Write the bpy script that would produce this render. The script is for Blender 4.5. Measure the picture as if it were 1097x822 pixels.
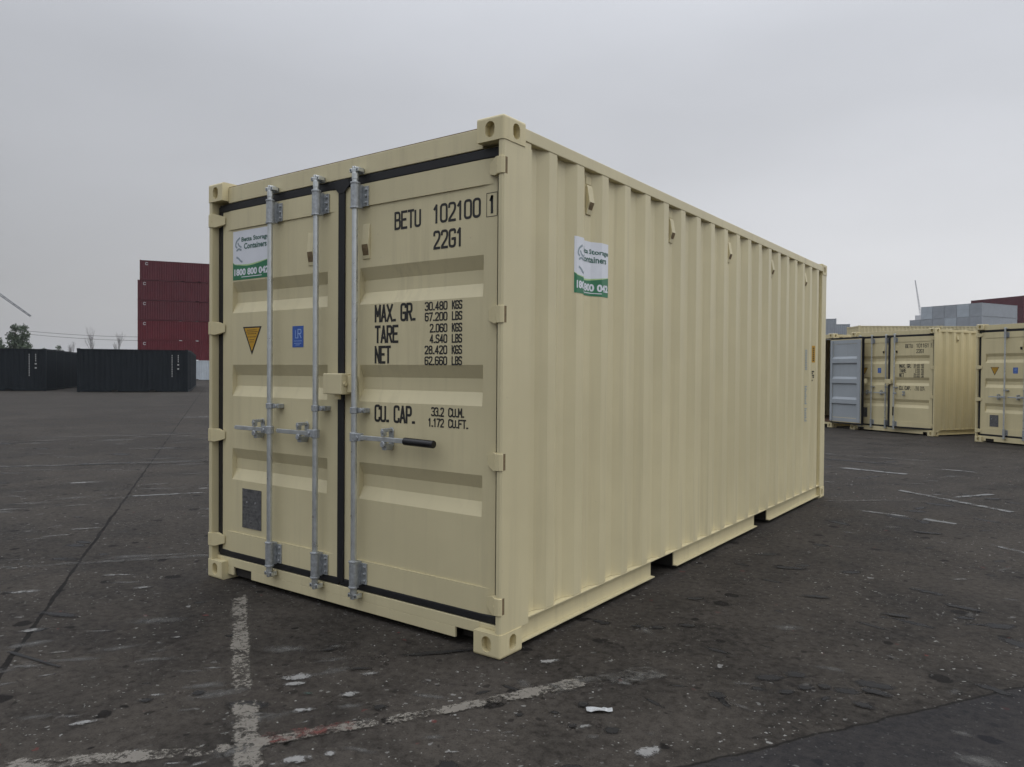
import bpy, bmesh, math, random
from math import radians as R_, sin, cos, pi
from mathutils import Vector, Matrix

# ------------------------------------------------------------------ scene, camera, light
for o in list(bpy.data.objects):
    bpy.data.objects.remove(o)
sc = bpy.context.scene
COL = sc.collection
random.seed(7)

CAM = Vector((2.12872, -2.83938, 1.37262))
YAW, PITCH, ROLL = -0.63003928, -0.01518964, 0.00757512
Fh = Vector((sin(YAW), cos(YAW), 0))          # horizontal forward of the view
Rh = Vector((cos(YAW), -sin(YAW), 0))         # horizontal right of the view


def wl(l, d, z=0.0):
    """a place given by metres to the right of and ahead of the tripod"""
    p = CAM + Rh * l + Fh * d
    return Vector((p.x, p.y, z))


cam_d = bpy.data.cameras.new('camera')
cam = bpy.data.objects.new('camera', cam_d)
COL.objects.link(cam)
fwd = Vector((sin(YAW) * cos(PITCH), cos(YAW) * cos(PITCH), sin(PITCH)))
up = Rh.cross(fwd)
rt2 = Rh * cos(ROLL) + up * sin(ROLL)
up2 = -Rh * sin(ROLL) + up * cos(ROLL)
m = Matrix((rt2, up2, -fwd)).transposed().to_4x4()
m.translation = CAM
cam.matrix_world = m
cam_d.sensor_width = 36.0
cam_d.lens = 805.8078 / 1097 * 36.0
cam_d.clip_start = 0.05
cam_d.clip_end = 4000
sc.camera = cam

SUN_EL, SUN_AZ = 46.0, 72.0        # azimuth measured from +Y towards +X
w = bpy.data.worlds.new('World')
sc.world = w
w.use_nodes = True
wn, wk = w.node_tree.nodes, w.node_tree.links
wn.clear()


def wnode(t, **kw):
    n = wn.new(t)
    for k, v in kw.items():
        setattr(n, k, v)
    return n


def wm(op, a, b=None, clamp=False):
    n = wnode('ShaderNodeMath', operation=op, use_clamp=clamp)
    for i, v in enumerate((a, b)):
        if v is None:
            continue
        if isinstance(v, (int, float)):
            n.inputs[i].default_value = v
        else:
            wk.new(v, n.inputs[i])
    return n.outputs[0]


sky = wnode('ShaderNodeTexSky', sky_type='NISHITA', sun_disc=False)
sky.sun_elevation = R_(SUN_EL)
sky.sun_rotation = R_(SUN_AZ)
sky.dust_density = 4.0
tc = wnode('ShaderNodeTexCoord')
sep = wnode('ShaderNodeSeparateXYZ')
wk.new(tc.outputs['Generated'], sep.inputs[0])
# overcast deck: brighter overhead and towards the side the sun is on
dot = wnode('ShaderNodeVectorMath', operation='DOT_PRODUCT')
wk.new(tc.outputs['Generated'], dot.inputs[0])
bd = (Rh * 0.93 + Fh * 0.10).normalized()
dot.inputs[1].default_value = (bd.x, bd.y, 0.0)
zz = wm('MAXIMUM', sep.outputs['Z'], 0.0)
mr = wnode('ShaderNodeMapRange', interpolation_type='SMOOTHSTEP')
wk.new(zz, mr.inputs['Value'])
mr.inputs['From Min'].default_value = 0.30
mr.inputs['From Max'].default_value = 0.95
mr.inputs['To Min'].default_value = 0.0
mr.inputs['To Max'].default_value = 1.26
base = wm('ADD', 0.575, mr.outputs[0])
low = wm('MULTIPLY', wm('SUBTRACT', 0.42, zz), -0.02)
base = wm('ADD', base, low)
hz = wm('POWER', wm('SUBTRACT', 1.0, zz, True), 3.0)       # horizon band
side = wm('MULTIPLY', dot.outputs['Value'], wm('ADD', 0.0, wm('MULTIPLY', hz, 0.46)))
base = wm('ADD', base, side)
mp = wnode('ShaderNodeMapping')
wk.new(tc.outputs['Generated'], mp.inputs[0])
mp.inputs['Scale'].default_value = (1.1, 1.1, 3.2)
nz = wnode('ShaderNodeTexNoise')
wk.new(mp.outputs[0], nz.inputs['Vector'])
nz.inputs['Scale'].default_value = 1.7
nz.inputs['Detail'].default_value = 5.0
nz.inputs['Roughness'].default_value = 0.5
cl = wm('ADD', 1.0, wm('MULTIPLY', wm('SUBTRACT', nz.outputs['Fac'], 0.5), 0.30))
base = wm('MULTIPLY', base, cl)
cr = wnode('ShaderNodeMix', data_type='RGBA')
wk.new(hz, cr.inputs['Factor'])
cr.inputs['A'].default_value = (0.925, 0.962, 1.045, 1)
cr.inputs['B'].default_value = (0.995, 0.985, 0.982, 1)
vm = wnode('ShaderNodeVectorMath', operation='SCALE')
wk.new(cr.outputs['Result'], vm.inputs[0])
wk.new(base, vm.inputs['Scale'])
bg1 = wnode('ShaderNodeBackground')
wk.new(vm.outputs[0], bg1.inputs['Color'])
bg1.inputs['Strength'].default_value = 0.97
bg2 = wnode('ShaderNodeBackground')
wk.new(sky.outputs[0], bg2.inputs['Color'])
bg2.inputs['Strength'].default_value = 0.006
ad = wnode('ShaderNodeAddShader')
wk.new(bg1.outputs[0], ad.inputs[0])
wk.new(bg2.outputs[0], ad.inputs[1])
wo = wnode('ShaderNodeOutputWorld')
wk.new(ad.outputs[0], wo.inputs['Surface'])

sun_d = bpy.data.lights.new('sun', 'SUN')
sun_d.energy = 0.30
sun_d.angle = R_(28)
sun_d.color = (1.0, 0.985, 0.955)
sun = bpy.data.objects.new('sun', sun_d)
COL.objects.link(sun)
sdir = Vector((sin(R_(SUN_AZ)) * cos(R_(SUN_EL)), cos(R_(SUN_AZ)) * cos(R_(SUN_EL)), sin(R_(SUN_EL))))
sun.rotation_euler = sdir.to_track_quat('Z', 'Y').to_euler()

sc.view_settings.view_transform = 'Standard'
sc.view_settings.look = 'None'
sc.view_settings.gamma = 1.0
sc.view_settings.use_curve_mapping = False
sc.view_settings.exposure = 0.0


# ------------------------------------------------------------------ materials
class NT:
    def __init__(self, name):
        self.m = bpy.data.materials.new(name)
        self.m.use_nodes = True
        self.n = self.m.node_tree.nodes
        self.k = self.m.node_tree.links
        self.p = self.n['Principled BSDF']
        self.out = self.n['Material Output']

    def node(self, t, ins=None, **kw):
        n = self.n.new(t)
        for k, v in kw.items():
            setattr(n, k, v)
        for k, v in (ins or {}).items():
            self.set(n.inputs[k], v)
        return n

    def set(self, sock, v):
        if hasattr(v, 'is_linked') or isinstance(v, bpy.types.NodeSocket):
            self.k.new(v, sock)
        else:
            sock.default_value = v

    def math(self, op, a, b=0.0, clamp=False, c=None):
        n = self.node('ShaderNodeMath', operation=op, use_clamp=clamp)
        self.set(n.inputs[0], a)
        self.set(n.inputs[1], b)
        if c is not None:
            self.set(n.inputs[2], c)
        return n.outputs[0]

    def coord(self, kind='Object', scale=(1, 1, 1), rot=(0, 0, 0)):
        t = self.node('ShaderNodeTexCoord')
        mp = self.node('ShaderNodeMapping')
        self.k.new(t.outputs[kind], mp.inputs[0])
        mp.inputs['Scale'].default_value = scale
        mp.inputs['Rotation'].default_value = rot
        return mp.outputs[0]

    def noise(self, vec, scale, detail=4, rough=0.55, dist=0.0):
        return self.node('ShaderNodeTexNoise', {'Vector': vec, 'Scale': scale, 'Detail': detail,
                                                'Roughness': rough, 'Distortion': dist}).outputs['Fac']

    def ramp(self, v, a, b, lo=0.0, hi=1.0):
        n = self.node('ShaderNodeMapRange', {'Value': v, 'From Min': a, 'From Max': b, 'To Min': lo, 'To Max': hi})
        return n.outputs[0]

    def mix(self, f, a, b):
        n = self.node('ShaderNodeMix', data_type='RGBA')
        self.set(n.inputs['Factor'], f)
        for s, v in (('A', a), ('B', b)):
            if isinstance(v, tuple) and len(v) == 3:
                v = v + (1,)
            self.set(n.inputs[s], v)
        return n.outputs['Result']

    def bump(self, h, strength, dist):
        n = self.node('ShaderNodeBump', {'Height': h, 'Strength': strength, 'Distance': dist})
        self.k.new(n.outputs[0], self.p.inputs['Normal'])


def paint(name, col, rough=0.42, var=0.07, dirt=0.25, dirtcol=(0.16, 0.13, 0.09), spec=0.45):
    t = NT(name)
    v = t.coord('Object')
    a = t.noise(v, 1.1, 4, 0.6)
    st = t.noise(t.coord('Object', (9, 9, 0.45)), 1.6, 4, 0.65)       # faint run marks down the wall
    hi = tuple(min(1, c * (1 + var)) for c in col)
    lo = tuple(c * (1 - var) for c in col)
    c = t.mix(t.ramp(a, 0.35, 0.65), lo, hi)
    d = t.math('MULTIPLY', t.ramp(st, 0.50, 0.78), t.ramp(a, 0.3, 0.7))
    c = t.mix(t.math('MULTIPLY', d, dirt), c, dirtcol)
    f = t.noise(v, 38.0, 3, 0.7)
    sp = t.ramp(f, 0.70, 0.76)
    c = t.mix(t.math('MULTIPLY', sp, dirt * 0.7), c, dirtcol)
    t.set(t.p.inputs['Base Color'], c)
    t.set(t.p.inputs['Roughness'], t.ramp(a, 0.3, 0.7, rough - 0.05, rough + 0.08))
    t.p.inputs['Specular IOR Level'].default_value = spec
    b = t.math('ADD', t.math('MULTIPLY', t.noise(v, 4.0, 2, 0.5), 1.0), t.math('MULTIPLY', t.noise(v, 120.0, 2, 0.5), 0.02))
    t.bump(b, 0.30, 0.010)
    return t.m


def plain(name, col, rough=0.6, metal=0.0, var=0.12, scale=20.0, spec=0.5):
    t = NT(name)
    n = t.noise(t.coord('Object'), scale, 4, 0.6)
    t.set(t.p.inputs['Base Color'], t.mix(t.ramp(n, 0.3, 0.7), tuple(c * (1 - var) for c in col), tuple(min(1, c * (1 + var)) for c in col)))
    t.set(t.p.inputs['Roughness'], t.ramp(n, 0.3, 0.7, max(0, rough - 0.08), min(1, rough + 0.08)))
    t.p.inputs['Metallic'].default_value = metal
    t.p.inputs['Specular IOR Level'].default_value = spec
    return t.m


M = {}
M['beige'] = paint('beige_paint', (0.605, 0.536, 0.332), 0.42, 0.06, 0.30)
M['beige_far'] = paint('beige_paint_distant', (0.62, 0.540, 0.320), 0.45, 0.06, 0.3)
M['cast'] = paint('beige_paint_cast', (0.625, 0.548, 0.328), 0.5, 0.06, 0.35)
M['grey_in'] = paint('grey_inner_paint', (0.36, 0.39, 0.41), 0.5, 0.05, 0.25)
M['galv'] = plain('galvanised_steel', (0.60, 0.625, 0.62), 0.34, 0.75, 0.10, 22)
M['galv2'] = plain('zinc_castings', (0.40, 0.42, 0.43), 0.48, 0.6, 0.25, 50)
M['rubber'] = plain('black_rubber', (0.012, 0.012, 0.013), 0.55, 0, 0.2, 30, 0.4)
M['grip'] = plain('grip_rubber', (0.008, 0.008, 0.009), 0.35, 0, 0.2, 60)
M['black'] = plain('stencil_paint', (0.018, 0.017, 0.015), 0.6, 0, 0.25, 60)
M['rust'] = plain('brown_sealant', (0.17, 0.12, 0.06), 0.8, 0, 0.3, 80)  # sealant brown, also stands for dark hinge slits and vent mouths
M['dark'] = plain('dark_cavity', (0.020, 0.017, 0.014), 0.9, 0, 0.3, 30)  # near-black, the shade of notches and pockets put into the colour
M['wood'] = plain('plywood_floor', (0.10, 0.055, 0.03), 0.7, 0, 0.3, 8)
M['yellow'] = plain('yellow_decal', (0.52, 0.285, 0.018), 0.5, 0, 0.12, 14)
M['blue'] = plain('blue_decal', (0.035, 0.10, 0.36), 0.4, 0, 0.15, 30)
M['paleblue'] = plain('pale_blue_ink', (0.30, 0.42, 0.68), 0.5)
M['white'] = plain('white_vinyl', (0.70, 0.72, 0.76), 0.4, 0, 0.03, 12)
M['green'] = plain('green_vinyl', (0.022, 0.175, 0.075), 0.4, 0, 0.12, 14)
M['lime'] = plain('pale_green_vinyl', (0.42, 0.60, 0.28), 0.4)
M['teal'] = plain('grey_green_ink', (0.045, 0.13, 0.10), 0.5)
M['ink'] = plain('grey_ink', (0.27, 0.33, 0.36), 0.5)
M['plate'] = plain('data_plate_metal', (0.135, 0.135, 0.135), 0.45, 0.4, 0.45, 45)
M['engrave'] = plain('engraved_lines', (0.15, 0.15, 0.145), 0.5, 0.3, 0.3, 90)
M['steelw'] = plain('bright_rivet', (0.8, 0.8, 0.82), 0.25, 0.9)
M['navy'] = paint('dark_slate_paint', (0.0125, 0.0165, 0.020), 0.6, 0.12, 0.15, (0.02, 0.02, 0.02), 0.12)
M['maroon'] = paint('maroon_paint', (0.088, 0.017, 0.023), 0.6, 0.12, 0.3, (0.04, 0.02, 0.02), 0.12)
M['red'] = paint('red_oxide_paint', (0.105, 0.013, 0.019), 0.6, 0.12, 0.3, (0.04, 0.02, 0.02), 0.12)
M['palegrey'] = paint('pale_grey_paint', (0.32, 0.345, 0.37), 0.5, 0.08, 0.3, (0.15, 0.16, 0.16), 0.4)
M['palegrey2'] = paint('light_blue_grey_paint', (0.42, 0.465, 0.50), 0.5, 0.08, 0.2, (0.2, 0.2, 0.2), 0.4)
M['marking'] = plain('white_lettering_paint', (0.40, 0.40, 0.39), 0.6)
M['crane'] = plain('crane_steel', (0.22, 0.23, 0.24), 0.6)
M['crane2'] = plain('hazed_crane_steel', (0.55, 0.56, 0.58), 0.6)  # lightened steel, the haze of distance is put into the colour
M['bark'] = plain('bark', (0.075, 0.060, 0.048), 0.9, 0, 0.3, 6)
M['twig'] = plain('bare_twig', (0.22, 0.21, 0.205), 0.9, 0, 0.2, 6)
M['cable'] = plain('cable', (0.06, 0.06, 0.06), 0.7)
M['pole'] = plain('pole_concrete', (0.30, 0.29, 0.28), 0.9)
M['paper'] = plain('torn_wrapper', (0.36, 0.365, 0.36), 0.7, 0, 0.3, 60)
M['grit'] = plain('pale_grit', (0.24, 0.235, 0.215), 0.8, 0, 0.5, 3)


def leaf_mat(name, a, b):
    t = NT(name)
    oi = t.node('ShaderNodeNewGeometry')
    t.set(t.p.inputs['Base Color'], t.mix(oi.outputs['Random Per Island'], a, b))
    t.p.inputs['Roughness'].default_value = 0.7
    return t.m


M['leaf'] = leaf_mat('dark_leaf', (0.030, 0.050, 0.026), (0.075, 0.105, 0.055))


def ground_mat():
    t = NT('stained_yard_concrete')
    v = t.coord('Object')
    # direction stretched across the view of old machine traffic
    big = t.noise(v, 0.22, 5, 0.6)
    mid = t.noise(v, 1.6, 6, 0.65, 0.4)
    fine = t.noise(v, 22.0, 6, 0.75)
    vfine = t.noise(v, 120.0, 3, 0.7)
    blot = t.noise(v, 0.75, 5, 0.7, 0.8)
    c = t.mix(t.ramp(big, 0.35, 0.65), (0.022, 0.0190, 0.0158), (0.041, 0.0355, 0.0298))
    c = t.mix(t.math('MULTIPLY', t.ramp(blot, 0.50, 0.66), 0.55), c, (0.058, 0.0505, 0.0425))
    c = t.mix(t.math('MULTIPLY', t.ramp(blot, 0.46, 0.34), 0.55), c, (0.015, 0.013, 0.012))
    c = t.mix(t.math('MULTIPLY', t.ramp(mid, 0.42, 0.72), 0.65), c, (0.068, 0.0595, 0.050))
    c = t.mix(t.math('MULTIPLY', t.ramp(mid, 0.50, 0.30), 0.75), c, (0.013, 0.0115, 0.010))
    c = t.mix(t.math('MULTIPLY', t.ramp(fine, 0.40, 0.78), 0.60), c, (0.086, 0.0765, 0.066))
    c = t.mix(t.math('MULTIPLY', t.ramp(fine, 0.50, 0.26), 0.60), c, (0.011, 0.0095, 0.0085))
    c = t.mix(t.math('MULTIPLY', t.ramp(vfine, 0.48, 0.30), 0.60), c, (0.010, 0.009, 0.008))
    # scuffed pale scrapings lying across the yard
    rv = t.coord('Object', (2.4, 9.0, 1.0), (0, 0, R_(-36)))
    sc1 = t.noise(rv, 1.0, 7, 0.72, 0.3)
    m1 = t.math('MULTIPLY', t.ramp(sc1, 0.655, 0.72), t.ramp(t.noise(v, 0.45, 3, 0.5), 0.46, 0.62))
    c = t.mix(t.math('MULTIPLY', m1, 0.60), c, (0.15, 0.143, 0.132))
    # dark rubber scuffs
    rv2 = t.coord('Object', (3.0, 12.0, 1.0), (0, 0, R_(-20)))
    sc2 = t.noise(rv2, 0.9, 5, 0.65, 0.5)
    m2 = t.ramp(sc2, 0.665, 0.72)
    c = t.mix(t.math('MULTIPLY', m2, 0.70), c, (0.008, 0.0075, 0.007))
    # oil drips: round dark dots
    for sca, r0, thr, fac, seed in ((4.2, 0.030, 0.80, 0.85, 3.0), (11.0, 0.15, 0.78, 0.6, 9.0)):
        mpv = t.node('ShaderNodeMapping')
        nv = t.node('ShaderNodeTexNoise', {'Vector': v, 'Scale': 9.0, 'Detail': 3.0})
        add = t.node('ShaderNodeVectorMath', operation='MULTIPLY_ADD')
        t.k.new(nv.outputs['Color'], add.inputs[0])
        add.inputs[1].default_value = (0.09, 0.09, 0.0)
        t.k.new(v, add.inputs[2])
        t.k.new(add.outputs[0], mpv.inputs[0])
        mpv.inputs['Location'].default_value = (seed, seed * 1.7, 0)
        vo = t.node('ShaderNodeTexVoronoi', {'Vector': mpv.outputs[0], 'Scale': sca, 'Randomness': 1.0})
        vo.voronoi_dimensions = '2D'
        rr = t.node('ShaderNodeSeparateColor')
        t.k.new(vo.outputs['Color'], rr.inputs[0])
        pick = t.ramp(rr.outputs[0], thr, thr + 0.02)
        size = t.math('MULTIPLY', rr.outputs[1], 0.16)
        dd = t.math('SUBTRACT', t.math('ADD', size, 0.05), vo.outputs['Distance'])
        dm = t.math('MULTIPLY', t.ramp(dd, 0.0, 0.035), pick)
        c = t.mix(t.math('MULTIPLY', dm, fac), c, (0.008, 0.007, 0.0065))
    # pale and reddish paint flecks
    clump = t.ramp(t.noise(v, 1.3, 5, 0.7, 0.5), 0.42, 0.60, 0.12, 1.0)
    for sca, thr, size, colr in ((23.0, 0.92, 0.15, (0.24, 0.235, 0.22)), (57.0, 0.90, 0.20, (0.19, 0.185, 0.17)),
                                 (15.0, 0.982, 0.16, (0.10, 0.032, 0.028)), (7.5, 0.95, 0.09, (0.20, 0.195, 0.185))):
        nv = t.node('ShaderNodeTexNoise', {'Vector': v, 'Scale': sca * 1.5, 'Detail': 3.0})
        add = t.node('ShaderNodeVectorMath', operation='MULTIPLY_ADD')
        t.k.new(nv.outputs['Color'], add.inputs[0])
        add.inputs[1].default_value = (0.9 / sca, 1.1 / sca, 0.0)
        t.k.new(v, add.inputs[2])
        vo = t.node('ShaderNodeTexVoronoi', {'Vector': add.outputs[0], 'Scale': sca, 'Randomness': 1.0})
        vo.voronoi_dimensions = '2D'
        rr = t.node('ShaderNodeSeparateColor')
        t.k.new(vo.outputs['Color'], rr.inputs[0])
        pick = t.math('GREATER_THAN', rr.outputs[2], thr)
        rad = t.math('MULTIPLY', t.math('ADD', rr.outputs[0], 0.35), size)
        dm = t.math('MULTIPLY', t.math('MULTIPLY', t.math('LESS_THAN', vo.outputs['Distance'], rad), pick), clump)
        c = t.mix(t.math('MULTIPLY', dm, 0.85), c, colr)
    # old slab right of the joint line is bluer and darker
    sepn = t.node('ShaderNodeSeparateXYZ')
    t.k.new(v, sepn.inputs[0])
    A, B = Vector((1.09, -0.37)), Vector((2.02, 1.18))
    nrm = Vector((B.y - A.y, -(B.x - A.x))).normalized()
    dist = t.math('ADD', t.math('ADD', t.math('MULTIPLY', sepn.outputs[0], nrm.x), t.math('MULTIPLY', sepn.outputs[1], nrm.y)),
                  -(A.x * nrm.x + A.y * nrm.y))
    dist = t.math('ADD', dist, t.math('MULTIPLY', t.math('SUBTRACT', t.noise(v, 9.0, 4), 0.5), 0.05))
    c = t.mix(t.math('MULTIPLY', t.ramp(dist, 0.0, 0.012), 0.45), c, (0.019, 0.0205, 0.026))
    crack = t.math('MULTIPLY', t.ramp(t.math('ABSOLUTE', dist), 0.010, 0.003), 0.8)
    c = t.mix(crack, c, (0.007, 0.0065, 0.006))
    # long construction joint on the left and a parallel grid of joints behind it
    A2, B2 = Vector((-24.44, 13.01)), Vector((-1.71, -1.47))
    dr = (B2 - A2).normalized()
    n2 = Vector((-dr.y, dr.x))
    d2 = t.math('ADD', t.math('ADD', t.math('MULTIPLY', sepn.outputs[0], n2.x), t.math('MULTIPLY', sepn.outputs[1], n2.y)),
                -(A2.x * n2.x + A2.y * n2.y))
    d2 = t.math('ADD', d2, t.math('MULTIPLY', t.math('SUBTRACT', t.noise(v, 3.0, 5, 0.7), 0.5), 0.05))
    along = t.math('ADD', t.math('ADD', t.math('MULTIPLY', sepn.outputs[0], dr.x), t.math('MULTIPLY', sepn.outputs[1], dr.y)),
                   -(B2.x * dr.x + B2.y * dr.y))
    jw = t.ramp(t.noise(v, 1.7, 4, 0.6), 0.35, 0.65, 0.006, 0.016)
    j2 = t.math('MULTIPLY', t.math('LESS_THAN', t.math('ABSOLUTE', d2), jw), t.ramp(along, 0.6, 0.3))
    c = t.mix(t.math('MULTIPLY', j2, 0.85), c, (0.006, 0.0055, 0.005))
    t.set(t.p.inputs['Base Color'], c)
    t.set(t.p.inputs['Roughness'], t.ramp(mid, 0.3, 0.7, 0.72, 0.95))
    t.p.inputs['Specular IOR Level'].default_value = 0.10
    h = t.math('ADD', t.math('MULTIPLY', fine, 0.6), t.math('MULTIPLY', vfine, 0.35))
    t.bump(h, 0.6, 0.006)
    return t.m


def worn_mat(name, col, cover=0.5, fine=16.0, seed=0.0, blob=False, soft=0.10):
    """worn paint or spill: only the surviving flakes of it are there, the rest shows the yard below"""
    t = NT(name)
    v = t.coord('Object')
    mpv = t.node('ShaderNodeMapping')
    t.k.new(v, mpv.inputs[0])
    mpv.inputs['Location'].default_value = (seed, seed, 0)
    a = t.noise(mpv.outputs[0], fine, 7, 0.78, 0.5)
    b = t.noise(mpv.outputs[0], fine * 0.16, 4, 0.6)
    uv = t.node('ShaderNodeUVMap')
    s = t.node('ShaderNodeSeparateXYZ')
    t.k.new(uv.outputs[0], s.inputs[0])
    eu = t.math('SUBTRACT', 1.0, t.math('ABSOLUTE', t.math('SUBTRACT', t.math('MULTIPLY', s.outputs[0], 2.0), 1.0)))
    ev = t.math('SUBTRACT', 1.0, t.math('ABSOLUTE', t.math('SUBTRACT', t.math('MULTIPLY', s.outputs[1], 2.0), 1.0)))
    if blob:
        rr = t.math('SQRT', t.math('ADD', t.math('POWER', t.math('SUBTRACT', 1.0, eu), 2.0), t.math('POWER', t.math('SUBTRACT', 1.0, ev), 2.0)))
        e = t.ramp(rr, 1.0, 0.10)
        e = t.math('MULTIPLY', e, 1.6)
    else:
        e = t.math('MULTIPLY', t.ramp(eu, 0.0, 0.30), t.ramp(ev, 0.0, 0.55))
    edge = t.math('MULTIPLY', t.ramp(eu, 0.0, 0.1), t.ramp(ev, 0.0, 0.1))
    val = t.math('ADD', t.math('ADD', t.math('MULTIPLY', a, 0.80), t.math('MULTIPLY', b, 0.60)), t.math('MULTIPLY', e, 0.34))
    thr = 1.16 - cover * 0.42 + (0.12 if blob else 0.0)
    msk = t.math('MULTIPLY', t.ramp(val, thr, thr + soft), edge)
    c = t.mix(t.noise(v, 40, 4, 0.7), tuple(x * 0.6 for x in col), col)
    t.set(t.p.inputs['Base Color'], c)
    t.p.inputs['Roughness'].default_value = 0.75
    tr = t.node('ShaderNodeBsdfTransparent')
    mx = t.node('ShaderNodeMixShader')
    t.k.new(t.math('MULTIPLY', msk, 0.88), mx.inputs[0])
    t.k.new(tr.outputs[0], mx.inputs[1])
    t.k.new(t.p.outputs[0], mx.inputs[2])
    t.k.new(mx.outputs[0], t.out.inputs['Surface'])
    return t.m


# ------------------------------------------------------------------ mesh helpers
class MB:
    """collects shapes; build() links them as one mesh object"""

    def __init__(self):
        self.v, self.f = [], []

    def poly(self, pts):
        b = len(self.v)
        self.v += [Vector(p) for p in pts]
        self.f.append(tuple(range(b, b + len(pts))))

    def mesh(self, vs, fs):
        b = len(self.v)
        self.v += [Vector(p) for p in vs]
        self.f += [tuple(i + b for i in f) for f in fs]

    def box(self, x0, x1, y0, y1, z0, z1):
        vs = [(x, y, z) for z in (z0, z1) for y in (y0, y1) for x in (x0, x1)]
        self.mesh(vs, [(0, 2, 3, 1), (4, 5, 7, 6), (0, 1, 5, 4), (2, 6, 7, 3), (0, 4, 6, 2), (1, 3, 7, 5)])
        return self

    def tube(self, p0, p1, r, n=12, r1=None, caps=True):
        p0, p1 = Vector(p0), Vector(p1)
        r1 = r if r1 is None else r1
        d = (p1 - p0).normalized()
        a = d.orthogonal().normalized()
        b = d.cross(a)
        vs = []
        for p, rr in ((p0, r), (p1, r1)):
            for i in range(n):
                t = 2 * pi * i / n
                vs.append(p + (a * cos(t) + b * sin(t)) * rr)
        fs = [(i, (i + 1) % n, n + (i + 1) % n, n + i) for i in range(n)]
        if caps:
            fs += [tuple(range(n - 1, -1, -1)), tuple(range(n, 2 * n))]
        self.mesh(vs, fs)
        return self

    def prism(self, prof, ax, a, b):
        """closed profile (pairs in the other two axes, in order) extruded along axis ax from a to b"""
        def P(u, v, t):
            return {0: (t, u, v), 1: (u, t, v), 2: (u, v, t)}[ax]
        n = len(prof)
        vs = [P(u, v, a) for u, v in prof] + [P(u, v, b) for u, v in prof]
        fs = [(i, (i + 1) % n, n + (i + 1) % n, n + i) for i in range(n)]
        fs += [tuple(range(n - 1, -1, -1)), tuple(range(n, 2 * n))]
        self.mesh(vs, fs)
        return self

    def build(self, name, mat, parent=None, off=(0, 0, 0), bevel=0.0, smooth=False, fix=True, seg=2):
        off = Vector(off)
        me = bpy.data.meshes.new(name)
        me.from_pydata([v - off for v in self.v], [], self.f)
        if fix:
            bm = bmesh.new()
            bm.from_mesh(me)
            bmesh.ops.recalc_face_normals(bm, faces=bm.faces)
            bm.to_mesh(me)
            bm.free()
        me.materials.append(mat)
        if smooth:
            me.polygons.foreach_set('use_smooth', [True] * len(me.polygons))
            me.set_sharp_from_angle(angle=R_(40))
        o = bpy.data.objects.new(name, me)
        COL.objects.link(o)
        if parent is not None:
            o.parent = parent
        o.location = off if parent is None else (off - getattr_off(parent))
        if bevel > 0:
            bv = o.modifiers.new('edge', 'BEVEL')
            bv.width = bevel
            bv.segments = seg
            bv.limit_method = 'ANGLE'
            bv.angle_limit = R_(50)
        OFF[o.name] = off
        return o


OFF = {}


def getattr_off(p):
    return OFF.get(p.name, Vector((0, 0, 0)))


def tag(o, label, cat, group=None, kind=None):
    if label:
        o['label'] = label
    if cat:
        o['category'] = cat
    if group:
        o['group'] = group
    if kind:
        o['kind'] = kind
    return o


def empty(name, loc, rz, label, cat, group=None):
    o = bpy.data.objects.new(name, None)
    COL.objects.link(o)
    o.empty_display_size = 0.2
    o.location = loc
    o.rotation_euler = (0, 0, rz)
    OFF[o.name] = Vector((0, 0, 0))
    return tag(o, label, cat, group)


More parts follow.
